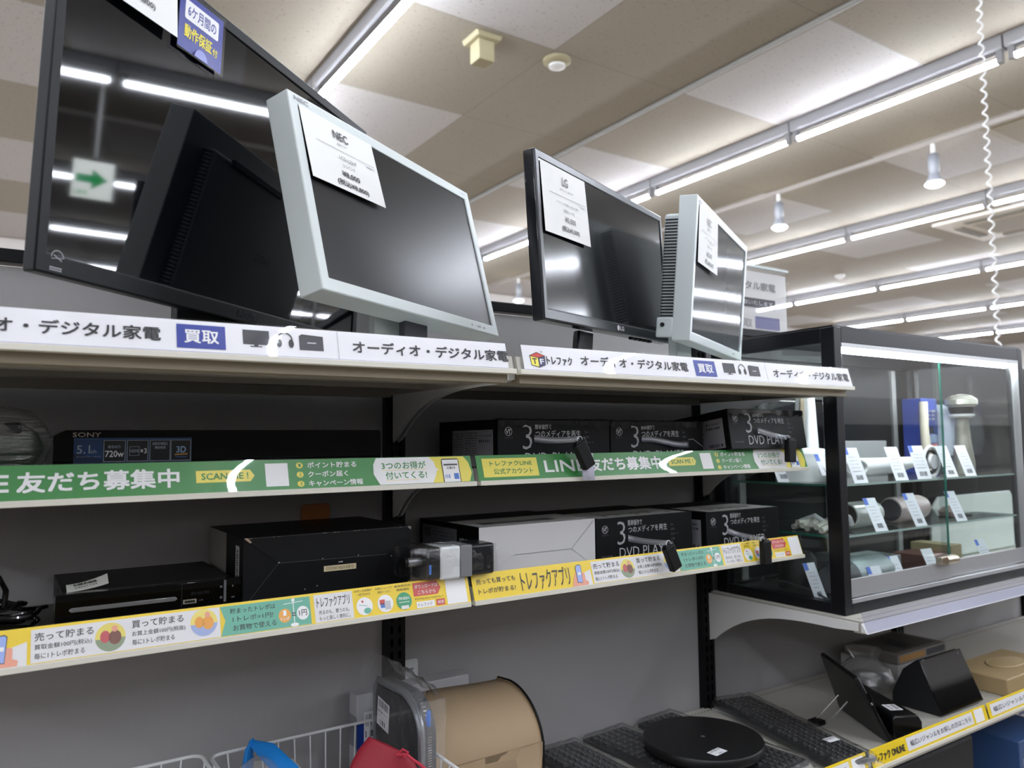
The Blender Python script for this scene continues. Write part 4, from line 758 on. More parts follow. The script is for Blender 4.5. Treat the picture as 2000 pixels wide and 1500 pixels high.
ptag('white price tag in front of the grey green cylinder', 1.10, -.368, S0, w=.05, h=.075); ptag('white price tag right of the grey green cylinder', 1.225, -.35, S0, h=.088); ptag('white price tag left of the corner post inside the glass case', .955, -.30, S0, w=.04, h=.09); ptag('white price tag behind the case lock', 1.41, -.34, S0, h=.09, col=None); ptag('white price tag at the lower right corner inside the case', 1.72, -.33, S0, h=.09); ptag('small white price tag by the white stand base', .955, -.33, S1+.02, h=.055, w=.03); ptag('white price tag with barcode hanging left on the upper glass shelf', .962, -.20, S1, w=.05, h=.05, col=None)
WHP = mat('dcdedf', .3); 
t = thing('stand_fan', (1.075, -.2, S1), 'tall white bladeless stand with wide base inside the case, left', 'appliance')
MB().lathe([(.075, 0), (.074, .03), (.066, .07), (.045, .082), (.02, .085)], (1.075, -.2, S1), WHP, 32).build('base', t)
MB().prism([(-.022, .08), (.03, .08), (.018, .235), (-.004, .235)], -.22, -.175, WHP, 'y', Matrix.Translation((1.08, 0, S1))).build('column', t, bevel=.006, seg=3)
MB().cyl((1.06, -.2, S1+.085), (1.07, -.2, S1+.24), .006, mat('b3a58f', .3, metal=.6), 12).build('metal_tube', t)
t = thing('hair_styler', (1.25, -.30, S1), 'white hair styler lying along the upper glass shelf behind the tags', 'hair styler')
MB().tube([(1.02, -.30, S1+.03), (1.08, -.30, S1+.033), (1.2, -.295, S1+.033), (1.36, -.29, S1+.036), (1.42, -.285, S1+.04)], [.024, .026, .024, .02, .016], WHP, 20).build('body', t)
MB().tube([(1.10+.045*math.cos(a), -.325, S1+.035+.02*math.sin(a)) for a in [2*PI*k/24 for k in range(24)]], .005, WHP, 8, closed=True).build('handle_loop', t)
MB().cyl((1.028, -.30, S1+.03), (1.035, -.30, S1+.03), .0265, mat('3fa39c', .4), 20).build('teal_collar', t)
t = thing('ring_nozzle', (1.46, -.325, S1), 'white and black ring nozzle standing on the upper glass shelf', 'nozzle')
MB().tube([(1.461+.040*math.cos(a), -.32, S1+.042+.040*math.sin(a)) for a in [2*PI*k/30 for k in range(30)]], .005, WHP, 8, closed=True).build('outer_ring', t)
MB().tube([(1.461+.029*math.cos(a), -.32, S1+.042+.029*math.sin(a)) for a in [2*PI*k/30 for k in range(30)]], .0045, BLK, 8, closed=True).build('black_ring', t)
MB().lathe([(.002, 0), (.02, 0), (.02, .02), (.002, .02)], (0, 0, 0), WHP, 20, M=Matrix.Translation((1.461, -.31, S1+.042)) @ Matrix.Rotation(PI/2, 4, 'X')).build('hub', t)
t = thing('boxed_appliance', (1.715, -.17, S1), 'blue printed box with product photo standing in the glass case', 'box')
MB().box(1.665, 1.755, -.19, -.13, S1, S1+.228, mat('34489b', .35)).build('carton', t, bevel=.001)
MB().box(1.7553, 1.757, -.19, -.13, S1+.02, S1+.21, mat('c9d3e6', .4)).build('side_panel', t)
mb = MB(); ik = Ink(mb, (1.665, -.19, S1), (1, 0, 0), (0, 0, 1)); 
for k in range(3): ik.bars(.015, .08, .185-.012*k, .192-.012*k, LGRY, 1, 6)
ik.poly([(.02, .065), (.05, .055), (.085, .075), (.085, .09), (.02, .085)], mat('d77f72', .4), 1).poly([(.012, .09), (.085, .092), (.085, .115), (.05, .12), (.03, .105)], mat('9db0cc', .4), 1).poly([(.03, .12), (.07, .12), (.06, .145), (.035, .14)], DGRY, 1).r(.012, .09, .012, .018, LGRY, 1); mb.build('front_print', t)
t = thing('handset', (1.63, -.20, S1), 'cream handset standing in front of the blue box in the case', 'handset')
MB().tube([(1.632, -.215, S1), (1.637, -.215, S1+.07), (1.630, -.215, S1+.13), (1.632, -.215, S1+.215)], [.012, .014, .012, .012], mat('d5cdbb', .4), 14).build('body', t)
t = thing('grey_box', (1.44, -.12, S1), 'plain grey box at the back of the upper glass shelf', 'box'); MB().box(1.30, 1.52, -.16, -.06, S1, S1+.10, mat('8c8e90', .4)).build('carton', t, bevel=.002)
t = thing('black_appliance', (1.14, -.09, S1), 'black glossy appliance at the back left of the upper glass shelf', 'appliance'); MB().box(1.01, 1.27, -.13, -.05, S1, S1+.22, GLOSSBLK).build('body', t, bevel=.01, seg=3)
t = thing('steam_head', (1.74, -.27, S1), 'silver domed garment steamer head at the right of the upper glass shelf', 'steamer')
MB().lathe([(.028, 0), (.03, .03), (.022, .10), (.018, .165), (.02, .172)], (1.74, -.27, S1), mat('a9a79c', .25, metal=.5), 24).build('body', t)
MB().lathe([(.02, .17), (.028, .175), (.034, .19), (.034, .2)], (1.74, -.27, S1), BLK, 24).build('neck', t)
MB().lathe([(.036, .198), (.046, .206), (.044, .220), (.03, .232), (.004, .237)], (1.74, -.27, S1), mat('b4b4a8', .22, metal=.6), 28).build('dome', t)
MB().lathe([(.024, .165), (.034, .170), (.036, .176), (.024, .178)], (1.74, -.27, S1), WHP, 24).build('white_collar', t)
t = thing('plastic_pouch', (1.805, -.2, S1), 'whitish plastic pouch at the right end of the upper glass shelf', 'pouch')
MB().lathe([(.03, 0), (.038, .05), (.034, .12), (.012, .16)], (1.79, -.19, S1+.05), mat('cfd8e4', .3), 20, sy=1.6).build('pouch', t); MB().box(1.765, 1.826, -.25, -.13, S1, S1+.052, mat('4b585e', .4)).build('tray', t, bevel=.002)
# middle glass shelf
def barrel(lab, x0, x1, y, z, r, body, mouth):
    t = thing('hair_dryer', ((x0+x1)/2, y, z), lab, 'hair dryer')
    c = z+r; MB().tube([(x0, y-.005, c), (x0+.008, y-.005, c), ((x0+x1)/2, y, c), (x1-.02, y+.004, c), (x1-.004, y+.004, c), (x1, y+.004, c)], [r*.94, r, r, r*.98, r*.86, r*.6], body, 32).build('barrel', t)
    MB().tube([(x0-.003, y-.005, c), (x0+.01, y-.005, c)], [r*.86, r*.82], mouth, 28).build('mouth', t)
    return t
barrel('silver hair dryer barrel lying on the middle glass shelf', 1.115, 1.255, -.28, S2, .033, mat('cfcfca', .25, metal=.25), BLK)
barrel('pale pink hair dryer barrel lying on the middle glass shelf', 1.33, 1.50, -.27, S2, .034, mat('cdbab8', .3, metal=.1), DGRY)
t = thing('cable_bundle', (1.0, -.2, S2), 'off-white bundled mains cables at the left of the middle glass shelf', 'cable'); CB = mat('b9b6ab', .5)
for k in range(7): MB().tube([(.972+.004*k, -.31+.016*k, S2+.008+.006*(k % 3)), (1.03, -.29+.012*k, S2+.012+.007*(k % 2)), (1.10, -.26+.010*k, S2+.010+.005*(k % 3))], .007, CB, 8).build('cable_strand', t)
MB().tube([(1.05, -.275, S2+.015), (1.05, -.24, S2+.034), (1.05, -.20, S2+.02), (1.05, -.22, S2+.008), (1.05, -.275, S2+.015)], .006, WHP, 8).build('tie', t)
MB().tube([(1.07, -.30, S2+.02), (1.085, -.30, S2+.038), (1.10, -.30, S2+.03), (1.11, -.30, S2+.012)], .008, WHP, 8).build('plug', t)
t = thing('brush_head', (1.60, -.30, S2), 'small dark brush attachment at the right of the middle glass shelf', 'brush'); MB().lathe([(.004, 0), (.028, .006), (.030, .018), (.018, .03), (.004, .034)], (1.585, -.30, S2), mat('8d7770', .35), 20).build('head', t); MB().box(1.55, 1.68, -.315, -.285, S2, S2+.006, BLK).build('pad', t, bevel=.001)
# floor of the case
t = thing('round_speaker', (1.075, -.17, S0), 'round black mesh speaker on the floor of the case behind the corner post', 'speaker')
MB().lathe([(.05, 0), (.05, .02), (.046, .075), (.034, .09), (.004, .094)], (1.075, -.165, S0), mat('121416', .5, bump=('vor', 300, .3)), 36).build('grille', t)
MB().tube([(.965, -.33, S0+.004), (.975, -.27, S0+.02), (.968, -.2, S0+.03), (.985, -.12, S0+.02), (1.03, -.09, S0+.02)], .003, DGRY, 6).build('cord', t)
t = thing('black_pouch', (1.25, -.12, S0), 'dark soft pouch at the back of the case floor', 'pouch'); MB().lathe([(.04, 0), (.06, .02), (.055, .05), (.02, .065)], (1.26, -.11, S0), MATBLK, 20, sx=1.6, sy=.8).build('pouch', t)
t = thing('cylinder_dryer', (1.17, -.30, S0), 'grey green cylinder with dark slotted end on the case floor', 'hair dryer')
MB().tube([(1.075, -.30, S0+.044), (1.09, -.30, S0+.044), (1.225, -.295, S0+.044), (1.24, -.295, S0+.044)], [.041, .044, .044, .038], mat('9aa5a6', .3, metal=.3), 36).build('barrel', t)
MB().tube([(1.0, -.305, S0+.043), (1.02, -.305, S0+.043), (1.076, -.30, S0+.044)], [.030, .040, .042], mat('3a3b40', .35), 36).build('dark_end', t)
for k in range(12):
    a = PI*.5+PI*k/11; MB().box(1.05, 1.066, -.3015, -.2985, S0+.0855, S0+.0872, mat('c9c4b8', .4), Matrix.Translation((0, -.3, S0+.044)) @ Matrix.Rotation(-a+PI*.5, 4, 'X') @ Matrix.Translation((0, .3, -S0-.044))).build('slot', t, smooth=False)
MB().tube([(1.243, -.295, S0+.044), (1.255, -.295, S0+.044)], [.036, .032], BLK, 28).build('end_cap', t)
t = thing('small_box', (1.30, -.2, S0), 'small pale box at the middle of the case floor', 'box'); MB().box(1.30, 1.43, -.24, -.14, S0, S0+.06, mat('9b9ea0', .4)).build('carton', t, bevel=.002)
t = thing('red_box', (1.57, -.2, S0), 'red box with wood coloured end on the case floor', 'box'); MB().box(1.52, 1.64, -.26, -.16, S0, S0+.05, mat('7a4a42', .4)).build('carton', t, bevel=.001); MB().box(1.64, 1.70, -.27, -.15, S0, S0+.07, mat('b3a17c', .5)).build('wooden_end', t, bevel=.001)
t = thing('dark_panel', (2.28, -.04, .965), 'tall dark glossy panel leaning behind the pale green board', 'panel')  # stand-in added to darken what shows through the case glass
MB().box(1.87, 2.68, -.07, -.04, .966, 1.63, mat('15171a', .25, spec=.4)).build('face', t, bevel=.004); MB().box(1.95, 2.6, -.04, -.01, .966, 1.1, BLK).build('rear_block', t)
t = thing('plastic_board', (2.1, -.1, .965), 'large pale green plastic board standing beyond the right of the glass case', 'board')
MB().prism([(1.87, .966), (2.44, .966), (2.44, 1.15), (2.425, 1.168), (1.93, 1.168), (1.88, 1.13)], -.09, -.082, mat('e6efe8', .4), 'y').build('board', t, bevel=.002)

# ------------------------------------------------------------------ bottom shelf, under the glass case
BZ = .6685
t = thing('tablet', (1.10, -.30, BZ), 'black cased tablet propped on thin wire legs under the glass case', 'tablet')
A, B, C2, D = V((1.157, -.214, BZ)), V((1.037, -.420, BZ)), V((.975, -.378, .816)), V((1.095, -.206, .816))
nn = (B-A).cross(D-A).normalized(); nn = nn if nn.x > 0 else -nn
mb = MB(); vs = [A, B, C2, D]+[p+nn*.011 for p in (A, B, C2, D)]; mb.add(vs, [(0, 1, 2, 3), (7, 6, 5, 4), (0, 4, 5, 1), (1, 5, 6, 2), (2, 6, 7, 3), (3, 7, 4, 0)], mat('0c0d0f', .4)); mb.build('case_back', t, bevel=.003)
mb = MB(); q = lambda a, b: A+(B-A)*a+(D-A)*b-nn*.001
mb.add([q(.03, .05), q(.97, .05), q(.97, .78), q(.03, .78)], [(0, 1, 2, 3)], mat('17181b', .35)); mb.build('back_panel', t, smooth=False, thick=.001)
mb = MB(); mb.add([p+nn*.0115 for p in (A+(C2-A)*.03, B+(D-B)*.03, C2+(A-C2)*.03, D+(B-D)*.03)], [(0, 1, 2, 3)], GLOSSBLK); mb.build('screen', t, smooth=False)
for a, b in (((1.056, -.281, .74), (1.020, -.236, BZ+.003)), ((1.030, -.322, .74), (1.000, -.275, BZ+.003))): MB().cyl(a, b, .0019, CHROME, 8).build('wire_leg', t)
MB().box(.995, 1.03, -.262, -.232, BZ, BZ+.012, BLK).build('foot_pad', t, bevel=.003)
MB().cyl(q(.93, .62)+nn*.0, q(.93, .62)-nn*.002, .003, LGRY, 10).build('camera_eye', t)
t = thing('sound_bar', (1.15, -.31, BZ), 'black sound bar with barcode sticker lying behind the tablet', 'sound bar')
a0 = math.atan2(-.20, -.11); L = .245; M = Matrix.Translation((1.215, -.215, BZ)) @ Matrix.Rotation(a0, 4, 'Z')
MB().prism([(.036, 0), (.036, .04), (.026, .056), (-.030, .056), (-.036, .05), (-.036, 0)], 0, L, mat('0b0c0e', .25), 'x', M).build('body', t, bevel=.005, seg=3)
mb = MB(); R = M.to_3x3(); ik = Ink(mb, M @ V((L-.075, -.02, .0562)), R @ V((1, 0, 0)), R @ V((0, 1, 0))); ik.r(0, .04, 0, .032, PAPER, 0).bars(.004, .036, .018, .028, INK, 1, 10).bars(.004, .034, .006, .012, INK, 1, 5); mb.build('barcode_sticker', t)
t = thing('smart_display', (1.40, -.35, BZ), 'black smart display with tilted glossy screen under the glass case', 'smart display')
mb = MB(); xa, xb = 1.302, 1.506
P1 = [(-.400, BZ+.004), (-.347, .792), (-.338, .796), (-.30, .765), (-.268, .70), (-.268, BZ), (-.392, BZ)]
mb.prism([(p, z) for p, z in P1], xa+.004, xb-.004, mat('121316', .7), 'x'); mb.build('body', t, bevel=.006, seg=3)
e = (V((0, -.347, .792))-V((0, -.400, BZ+.004))); el = e.length; e.normalize(); n2 = V((1, 0, 0)).cross(e); n2 = n2 if n2.y < 0 else -n2
mb = MB(); o = V((xa, -.400, BZ+.004)); vs = [o+V((dx, 0, 0))+e*dv+n2*k for k in (.0035, -.001) for dx, dv in ((0, .001), (xb-xa, .001), (xb-xa, el+.004), (0, el+.004))]
mb.add(vs, [(0, 1, 2, 3), (7, 6, 5, 4), (0, 4, 5, 1), (1, 5, 6, 2), (2, 6, 7, 3), (3, 7, 4, 0)], mat('08090b', .05)); mb.build('screen', t, bevel=.002)
mb = MB(); mb.cyl(o+V((.18, 0, 0))+e*(el-.006)+n2*.003, o+V((.18, 0, 0))+e*(el-.006)+n2*.0042, .003, mat('3a3d46', .2), 12); mb.build('camera_eye', t)
t = thing('bagged_part', (1.37, -.16, BZ), 'small part in a crumpled clear bag behind the sound bar', 'bagged item')
MB().lathe([(.02, 0), (.045, .01), (.042, .04), (.02, .05)], (1.36, -.16, BZ), mat('6c6c6a', .4), 20).build('part', t)
mb = MB(); random.seed(9); prof = [(.01, 0), (.065, .004), (.075, .03), (.062, .062), (.03, .085), (.045, .11)]; mb.lathe(prof, (1.36, -.16, BZ), WRAP2, 30); mb.v = [v+V((random.uniform(-.004, .004), random.uniform(-.004, .004), 0)) for v in mb.v]; mb.build('clear_bag', t)
t = thing('boxed_set', (1.56, -.13, BZ), 'stack of pale game-like box with picture strip, behind the smart display', 'box')
MB().box(1.43, 1.69, -.215, -.04, BZ, BZ+.062, mat('a5a3a0', .45)).build('lower_box', t, bevel=.001); MB().box(1.44, 1.70, -.21, -.045, BZ+.063, BZ+.088, mat('77736e', .45)).build('upper_box', t, bevel=.001)
mb = MB(); ik = Ink(mb, (1.44, -.21, BZ+.063), (1, 0, 0), (0, 0, 1)); ik.r(.01, .14, .004, .021, mat('a57a45', .5)).r(.15, .25, .004, .021, DGRY); ik2 = Ink(mb, (1.44, -.21, BZ+.088), (1, 0, 0), (0, 1, 0)); ik2.r(.02, .24, .02, .15, mat('4d4a49', .5)).r(.09, .15, .03, .14, mat('2a2a2c', .4), 2)
mb.build('cover_print', t)
t = thing('wooden_box', (1.78, -.32, BZ), 'light wooden box with oval lid recess at the right end of the bottom shelf', 'wooden box')
WOOD = mat('a8916a', .5, bump=('noise', 18, .1), name='pale_wood'); MB().box(1.60, 1.92, -.42, -.262, BZ, BZ+.046, WOOD).build('box', t, bevel=.003); MB().lathe([(.002, 0), (.05, 0), (.052, .002), (.05, .004)], (1.77, -.34, BZ+.0455), mat('b39d75', .5), 32, sx=1.5, sy=.8).build('oval_lid', t)
# keyboards in clear bags, middle bay
def keyboard(lab, cx, cy, ang, w, d, z, th=.018, rows=6, bag=True, sticker=None, kc='101113', tilt=0):
    """long side along local y"""
    M = Matrix.Translation((cx, cy, z)) @ Matrix.Rotation(math.radians(ang), 4, 'Z') @ Matrix.Rotation(math.radians(tilt), 4, 'Y')
    t = thing('keyboard', (cx, cy, z), lab, 'keyboard', 'bagged keyboards on the bottom shelf')
    MB().box(-w/2, w/2, -d/2, d/2, .001, th*.7, mat('0e0f11', .4), M).build('tray', t, bevel=.003)
    mb = MB(); kw = (w-.022)/rows; n = int((d-.02)/(kw*1.02)); kh = (d-.02)/n
    for i in range(rows):
        for j in range(n):
            if i == 0 and j % 5 == 1: continue
            x = -w/2+.011+i*kw; y = -d/2+.01+j*kh
            x0, x1, y0, y1 = x+.0012, x+kw-.0012, y+.0012, y+kh-.0012; c = .0022; zb, zt = th*.7, th
            mb.add([(x0, y0, zb), (x1, y0, zb), (x1, y1, zb), (x0, y1, zb), (x0+c, y0+c, zt), (x1-c, y0+c, zt), (x1-c, y1-c, zt), (x0+c, y1-c, zt)], [(4, 5, 6, 7), (0, 1, 5, 4), (1, 2, 6, 5), (2, 3, 7, 6), (3, 0, 4, 7)], mat(kc, .45), M)
            mb.add([(x0+.004, y0+.004, zt+.0003), (x0+.006, y0+.004, zt+.0003), (x0+.006, y0+.0065, zt+.0003), (x0+.004, y0+.0065, zt+.0003)], [(0, 1, 2, 3)], PRW, M)
    k = mb.build('key_block', t, smooth=False)
    if bag:
        mb = MB(); nx, ny = 10, 26; random.seed(int(cx*100)); vs = []
        for i in range(nx+1):
            for j in range(ny+1):
                x = -w/2-.008+(w+.016)*i/nx; y = -d/2-.015+(d+.03)*j/ny; e = min(i, nx-i, j, ny-j)
                vs.append((x, y, th+.003+random.uniform(0, .0025) if e > 0 else .002))
        mb.add(vs, [(i*(ny+1)+j, (i+1)*(ny+1)+j, (i+1)*(ny+1)+j+1, i*(ny+1)+j+1) for i in range(nx) for j in range(ny)], film('keyboard_bag', gloss=.01, rough=.16, bump=.8, scale=18, haze=.02, stretch=(3, 1, 1)), M); mb.build('clear_bag', t, sharp=80)
    if sticker:
        mb = MB(); R = M.to_3x3(); ik = Ink(mb, M @ V((sticker[0], sticker[1], th+.0045)), R @ V((1, .15, 0)), R @ V((-.15, 1, 0))); ik.r(0, .035, 0, .022, PAPER, 0).bars(.003, .032, .012, .019, INK, 1, 10); mb.build('barcode_sticker', t)
    return t
keyboard('black keyboard in a clear bag, leftmost on the bottom shelf', .388, -.225, 0, .125, .42, BZ)
keyboard('black keyboard in a clear bag under the round black tray', .545, -.222, 3, .135, .42, BZ)
keyboard('black keyboard in a clear bag behind the round black tray', .715, -.20, 4, .125, .38, BZ)
keyboard('long black keyboard in a clear bag beside the round black tray', .902, -.243, -14, .12, .43, BZ+.006, sticker=(.005, -.14))
one(MB().prism([(.47, -.44), (.49, -.44), (.485, .0), (.465, .0)], BZ, BZ+.003, mat('c9c6b8', .4), 'z'), 'shelf_divider', 'cream shelf divider strip left of the keyboard under the round tray', 'divider')
t = thing('turntable', (.632, -.232, BZ+.022), 'round black turntable tray with white barcode label on the keyboards', 'turntable')
MB().lathe([(.100, 0), (.122, .003), (.128, .006), (.130, .010), (.130, .022), (.128, .025), (.004, .0255)], (.632, -.232, BZ+.0225), mat('0d0d0e', .42, bump=('noise', 400, .25), name='speckled_black'), 64).build('plate', t)
MB().lathe([(.09, -.0), (.09, .004)], (.632, -.232, BZ+.0205), BLK, 40).build('base_ring', t)
MB().lathe([(.002, 0), (.0045, 0), (.0048, .001), (.0035, .0013)], (.632, -.232, BZ+.048), mat('5a5b5e', .3), 16).build('centre_pin', t)
mb = MB(); ik = Ink(mb, (.575, -.322, BZ+.0482), (.90, .12, 0), (-.12, .90, 0)); ik.r(0, .04, 0, .024, PAPER, 0).bars(.003, .036, .016, .022, INK, 1, 12).bars(.006, .03, .009, .010, GRY, 1, 6).bars(.014, .03, .003, .006, INK, 1, 4); mb.build('barcode_label', t)

# ------------------------------------------------------------------ wire baskets and bags, left bay
WIRE = mat('dfe0e0', .35)
def basket(lab, x0, x1, y0, y1, z0, z1):
    t = thing('wire_basket', ((x0+x1)/2, (y0+y1)/2, z0), lab, 'wire basket', 'white wire baskets')
    r = .02; c = [(x0+r, y1-r, PI/2, PI), (x0+r, y0+r, PI, 1.5*PI), (x1-r, y0+r, 1.5*PI, 2*PI), (x1-r, y1-r, 0, PI/2)]; path = []
    for cx, cy, a, b in c: path += [(cx+r*math.cos(a+(b-a)*k/5), cy+r*math.sin(a+(b-a)*k/5), z1) for k in range(6)]
    MB().tube(path, .0028, WIRE, 8, closed=True).build('rim', t)
    mb = MB(); ins = .018; n = int((x1-x0)/.0285)
    for k in range(1, n): x = x0+(x1-x0)*k/n; xi = x0+ins+(x1-x0-2*ins)*k/n; mb.tube([(x, y1, z1), (xi, y1-ins, z0+.004), (xi, y0+ins, z0+.004), (x, y0, z1)], .0016, WIRE, 5)
    n = int((y1-y0)/.0285)
    for k in range(1, n): y = y0+(y1-y0)*k/n; yi = y0+ins+(y1-y0-2*ins)*k/n; mb.tube([(x0, y, z1), (x0+ins, yi, z0+.004), (x1-ins, yi, z0+.004), (x1, y, z1)], .0016, WIRE, 5)
    mb.build('wire_mesh', t)
basket('white wire basket at the bottom left, partly out of view', -.86, -.378, -.43, -.062, BZ, .852)
basket('white wire basket holding the red pouch and the tan bag', -.362, -.045, -.43, -.055, BZ, .843)
t = thing('blue_bag', (-.30, -.12, .672), 'bright blue plastic wrapped item poking up from the wire basket', 'bag')
mb = MB(); mb.tube([(-.308, -.075, .70), (-.307, -.078, .80), (-.304, -.082, .850), (-.300, -.088, .868)], [.018, .017, .012, .003], mat('1c7fd0', .25), 12, flat=.5)
mb.tube([(-.303, -.08, .862), (-.285, -.12, .855), (-.262, -.17, .83), (-.245, -.21, .78)], [.004, .015, .016, .012], mat('1c7fd0', .25), 10, flat=.35); mb.build('blue_film', t)
MB().lathe([(.02, 0), (.04, .01), (.045, .10), (.035, .165), (.012, .18)], (-.305, -.14, .674), WRAP2, 24, sy=.8).build('clear_bag', t)
t = thing('white_carton', (-.235, -.13, .672), 'small white carton with black printed mark inside the wire basket', 'carton')
MB().box(-.282, -.235, -.16, -.10, .674, .826, mat('c2c2bf', .5)).build('carton', t, bevel=.002); mb = MB(); ik = Ink(mb, (-.283, -.16, .784), (1, 0, 0), (0, 0, 1)); ik.r(.02, .038, .016, .030, INK).r(.0215, .0365, .0175, .0285, mat('c2c2bf', .5), 2).r(.024, .034, .022, .026, INK, 3).bars(.006, .016, .012, .032, DGRY, 1, 3).r(.022, .04, .0, .012, INK); mb.build('print', t)
# cartons behind the tan bag
t = thing('white_blue_carton', (-.061, -.032, .672), 'tall white carton with grey and blue bands left of the tan bag', 'carton')
x0, x1, y0, y1, z1 = -.098, -.024, -.0515, -.0135, .892
MB().box(x0, x1, y0, y1, .674, z1, mat('b9b9bf', .5)).build('carton', t, bevel=.0015)
mb = MB(); ik = Ink(mb, (x0, y1, .674), (0, -1, 0), (0, 0, 1), (-1, 0, 0)); ik.r(0, y1-y0, .12, .178, mat('85868c', .5), 0); ik = Ink(mb, (x0, y0, .674), (1, 0, 0), (0, 0, 1)); ik.r(0, x1-x0, .09, .165, mat('1f3f95', .45), 0).r(.014, .050, .115, .185, PAPER, 1).bars(.018, .046, .158, .18, INK, 2, 8).bars(.017, .046, .138, .15, DGRY, 2, 5).bars(.018, .046, .12, .13, INK, 2, 6); mb.build('bands', t)
t = thing('white_grey_carton', (.05, -.04, .672), 'white carton with grey band and lettering behind the tan bag', 'carton')
x0, x1, y0, y1, z1 = -.012, .142, -.058, -.014, .893
MB().box(x0, x1, y0, y1, .674, z1, mat('b5b5b8', .5)).build('carton', t, bevel=.0015)
mb = MB(); ik = Ink(mb, (x0, y0, .674), (1, 0, 0), (0, 0, 1)); ik.r(0, x1-x0, .09, .192, mat('85878a', .5), 0).t('BROOKE', .02, .128, .155, .17, LGRY, 1); mb.build('band', t)
MB().prism([(-.006, .892), (.050, .892), (.050, .925), (.046, .929), (-.002, .929), (-.006, .925)], -.011, -.0098, mat('c9cbcb', .3), 'y').build('hang_tab', t, bevel=.0005)
MB().box(.008, .040, -.0115, -.0108, .907, .912, mat('85868a', .6)).build('hang_slot', t)
# tan bag: rounded cover with dark end panel, zip and piping
t = thing('tan_bag', (.08, -.15, .672), 'tan fabric cover with rounded top and black piping, behind the dark zip case', 'bag')
TAN = mat('a48d6f', .75, bump=('noise', 260, .12), name='tan_canvas')
def prof(yb, yf, zt, R, sq=.85, n=14):
    """D profile in (y, z): rises at the back, rounds over and falls at the front"""
    p = [(yb, .674), (yb, zt-.02), (yb-.012, zt-.004)]
    return p+[(yf+R-R*math.sin(PI/2*k/n), zt-R*sq+R*sq*math.cos(PI/2*k/n)) for k in range(n+1)]+[(yf, .80), (yf, .674)]
mb = MB(); m_ = 14; vs = []
for i in range(m_+1):
    q = i/m_; PR = prof(-.062, -.236+.004*q, .884+.003*math.sin(q*5), .115); K = len(PR); vs += [(-.042+.244*q, y, z) for y, z in PR]
mb.add(vs, [(i*K+j, i*K+j+1, (i+1)*K+j+1, (i+1)*K+j) for i in range(m_) for j in range(K-1)], TAN); mb.build('canvas_cover', t, thick=.002, sharp=70)
pr = prof(-.062, -.232, .884, .115); MB().tube([(.2025, y, z) for y, z in pr], .0023, BLK, 8).build('piping', t)
MB().poly([(.199, y, z) for y, z in pr], mat('9a8364', .7)).build('end_cap', t, smooth=False)
MB().poly([(-.041, y, z) for y, z in prof(-.062, -.236, .884, .115)], mat('9a8364', .7)).build('end_cap', t, smooth=False)
t = thing('zip_case', (-.065, -.2, .672), 'dark glossy zip case with barcode label, standing in a clear bag', 'case')
pl = prof(-.098, -.284, .940, .075, .8); cy, cz = -.19, .80
mb = MB(); n = len(pl); mb.add([(x, y, z) for x in (-.082, -.052) for y, z in pl], [(i, (i+1) % n, n+(i+1) % n, n+i) for i in range(n)]+[tuple(range(n)), tuple(range(n, 2*n))], mat('4a4c50', .4)); mb.build('shell', t, bevel=.004)
mb = MB(); mb.poly([(-.0835, cy+(y-cy)*.90, cz+(z-cz)*(.93 if z > .8 else 1)) for y, z in pl], mat('141416', .12, coat=.4)); mb.build('dark_panel', t, smooth=False, thick=.001)
z_ = [(-.080, cy+(y-cy)*.975, cz+(z-cz)*(.98 if z > .8 else 1)) for y, z in pl]; MB().tube(z_, .0065, mat('8b8e93', .25, metal=.5), 10).build('zip_tape', t)
mb = MB(); Q = [V((-.066, y, z)) for y, z in pl[3:]]
for a, b in zip(Q, Q[1:]):
    L = (b-a).length; n = max(1, int(L/.0042)); d = (b-a).normalized(); w = V((1, 0, 0)); o = d.cross(w); o = o if o.z-o.y > 0 else -o
    for k in range(n):
        p = a+(b-a)*(k/n)+o*.0008
        mb.add([p+w*s1*.0035+d*s2*.001 for s1, s2 in ((-1, -1), (1, -1), (1, 1), (-1, 1))], [(0, 1, 2, 3)], CHROME)
mb.build('zip_teeth', t, smooth=False)
mb = MB(); ik = Ink(mb, (-.0842, -.112, .858), (0, -1, -.12), (0, -.12, 1), (-1, 0, 0)); ik.r(0, .050, 0, .050, PAPER, 1).bars(.006, .044, .034, .047, INK, 2, 12).bars(.004, .048, .024, .028, GRY, 2, 7).r(.004, .047, .018, .0186, GRY, 2).bars(.014, .036, .004, .013, INK, 2, 5); mb.build('barcode_label', t)
mb = MB(); random.seed(4); vs = []; K2 = 16
for i in range(4):
    for j in range(K2+1):
        q = j/K2; vs.append((-.090+.015*i+random.uniform(-.002, .002), -.094-.205*q, (.944, .975, .970, .944)[i]+random.uniform(-.002, .002)-.006*q))
mb.add(vs, [(i*(K2+1)+j, i*(K2+1)+j+1, (i+1)*(K2+1)+j+1, (i+1)*(K2+1)+j) for i in range(3) for j in range(K2)], WRAP2)
vs = []
for i in range(9):
    for j in range(K2+1): q = j/K2; vs.append((-.090+random.uniform(-.002, .001), -.094-.205*q, .944-.033*i))
mb.add(vs, [(i*(K2+1)+j, i*(K2+1)+j+1, (i+1)*(K2+1)+j+1, (i+1)*(K2+1)+j) for i in range(8) for j in range(K2)], film('end_bag_film', gloss=.015, rough=.12, bump=.8, scale=16))
vs = []
for i in range(9):
    for j in range(5): q = j/4; vs.append((-.090+.045*q, -.299+random.uniform(-.004, .002), .944-.033*i))
mb.add(vs, [(i*5+j, i*5+j+1, (i+1)*5+j+1, (i+1)*5+j) for i in range(8) for j in range(4)], WRAP2)
mb.build('clear_bag', t, sharp=80)
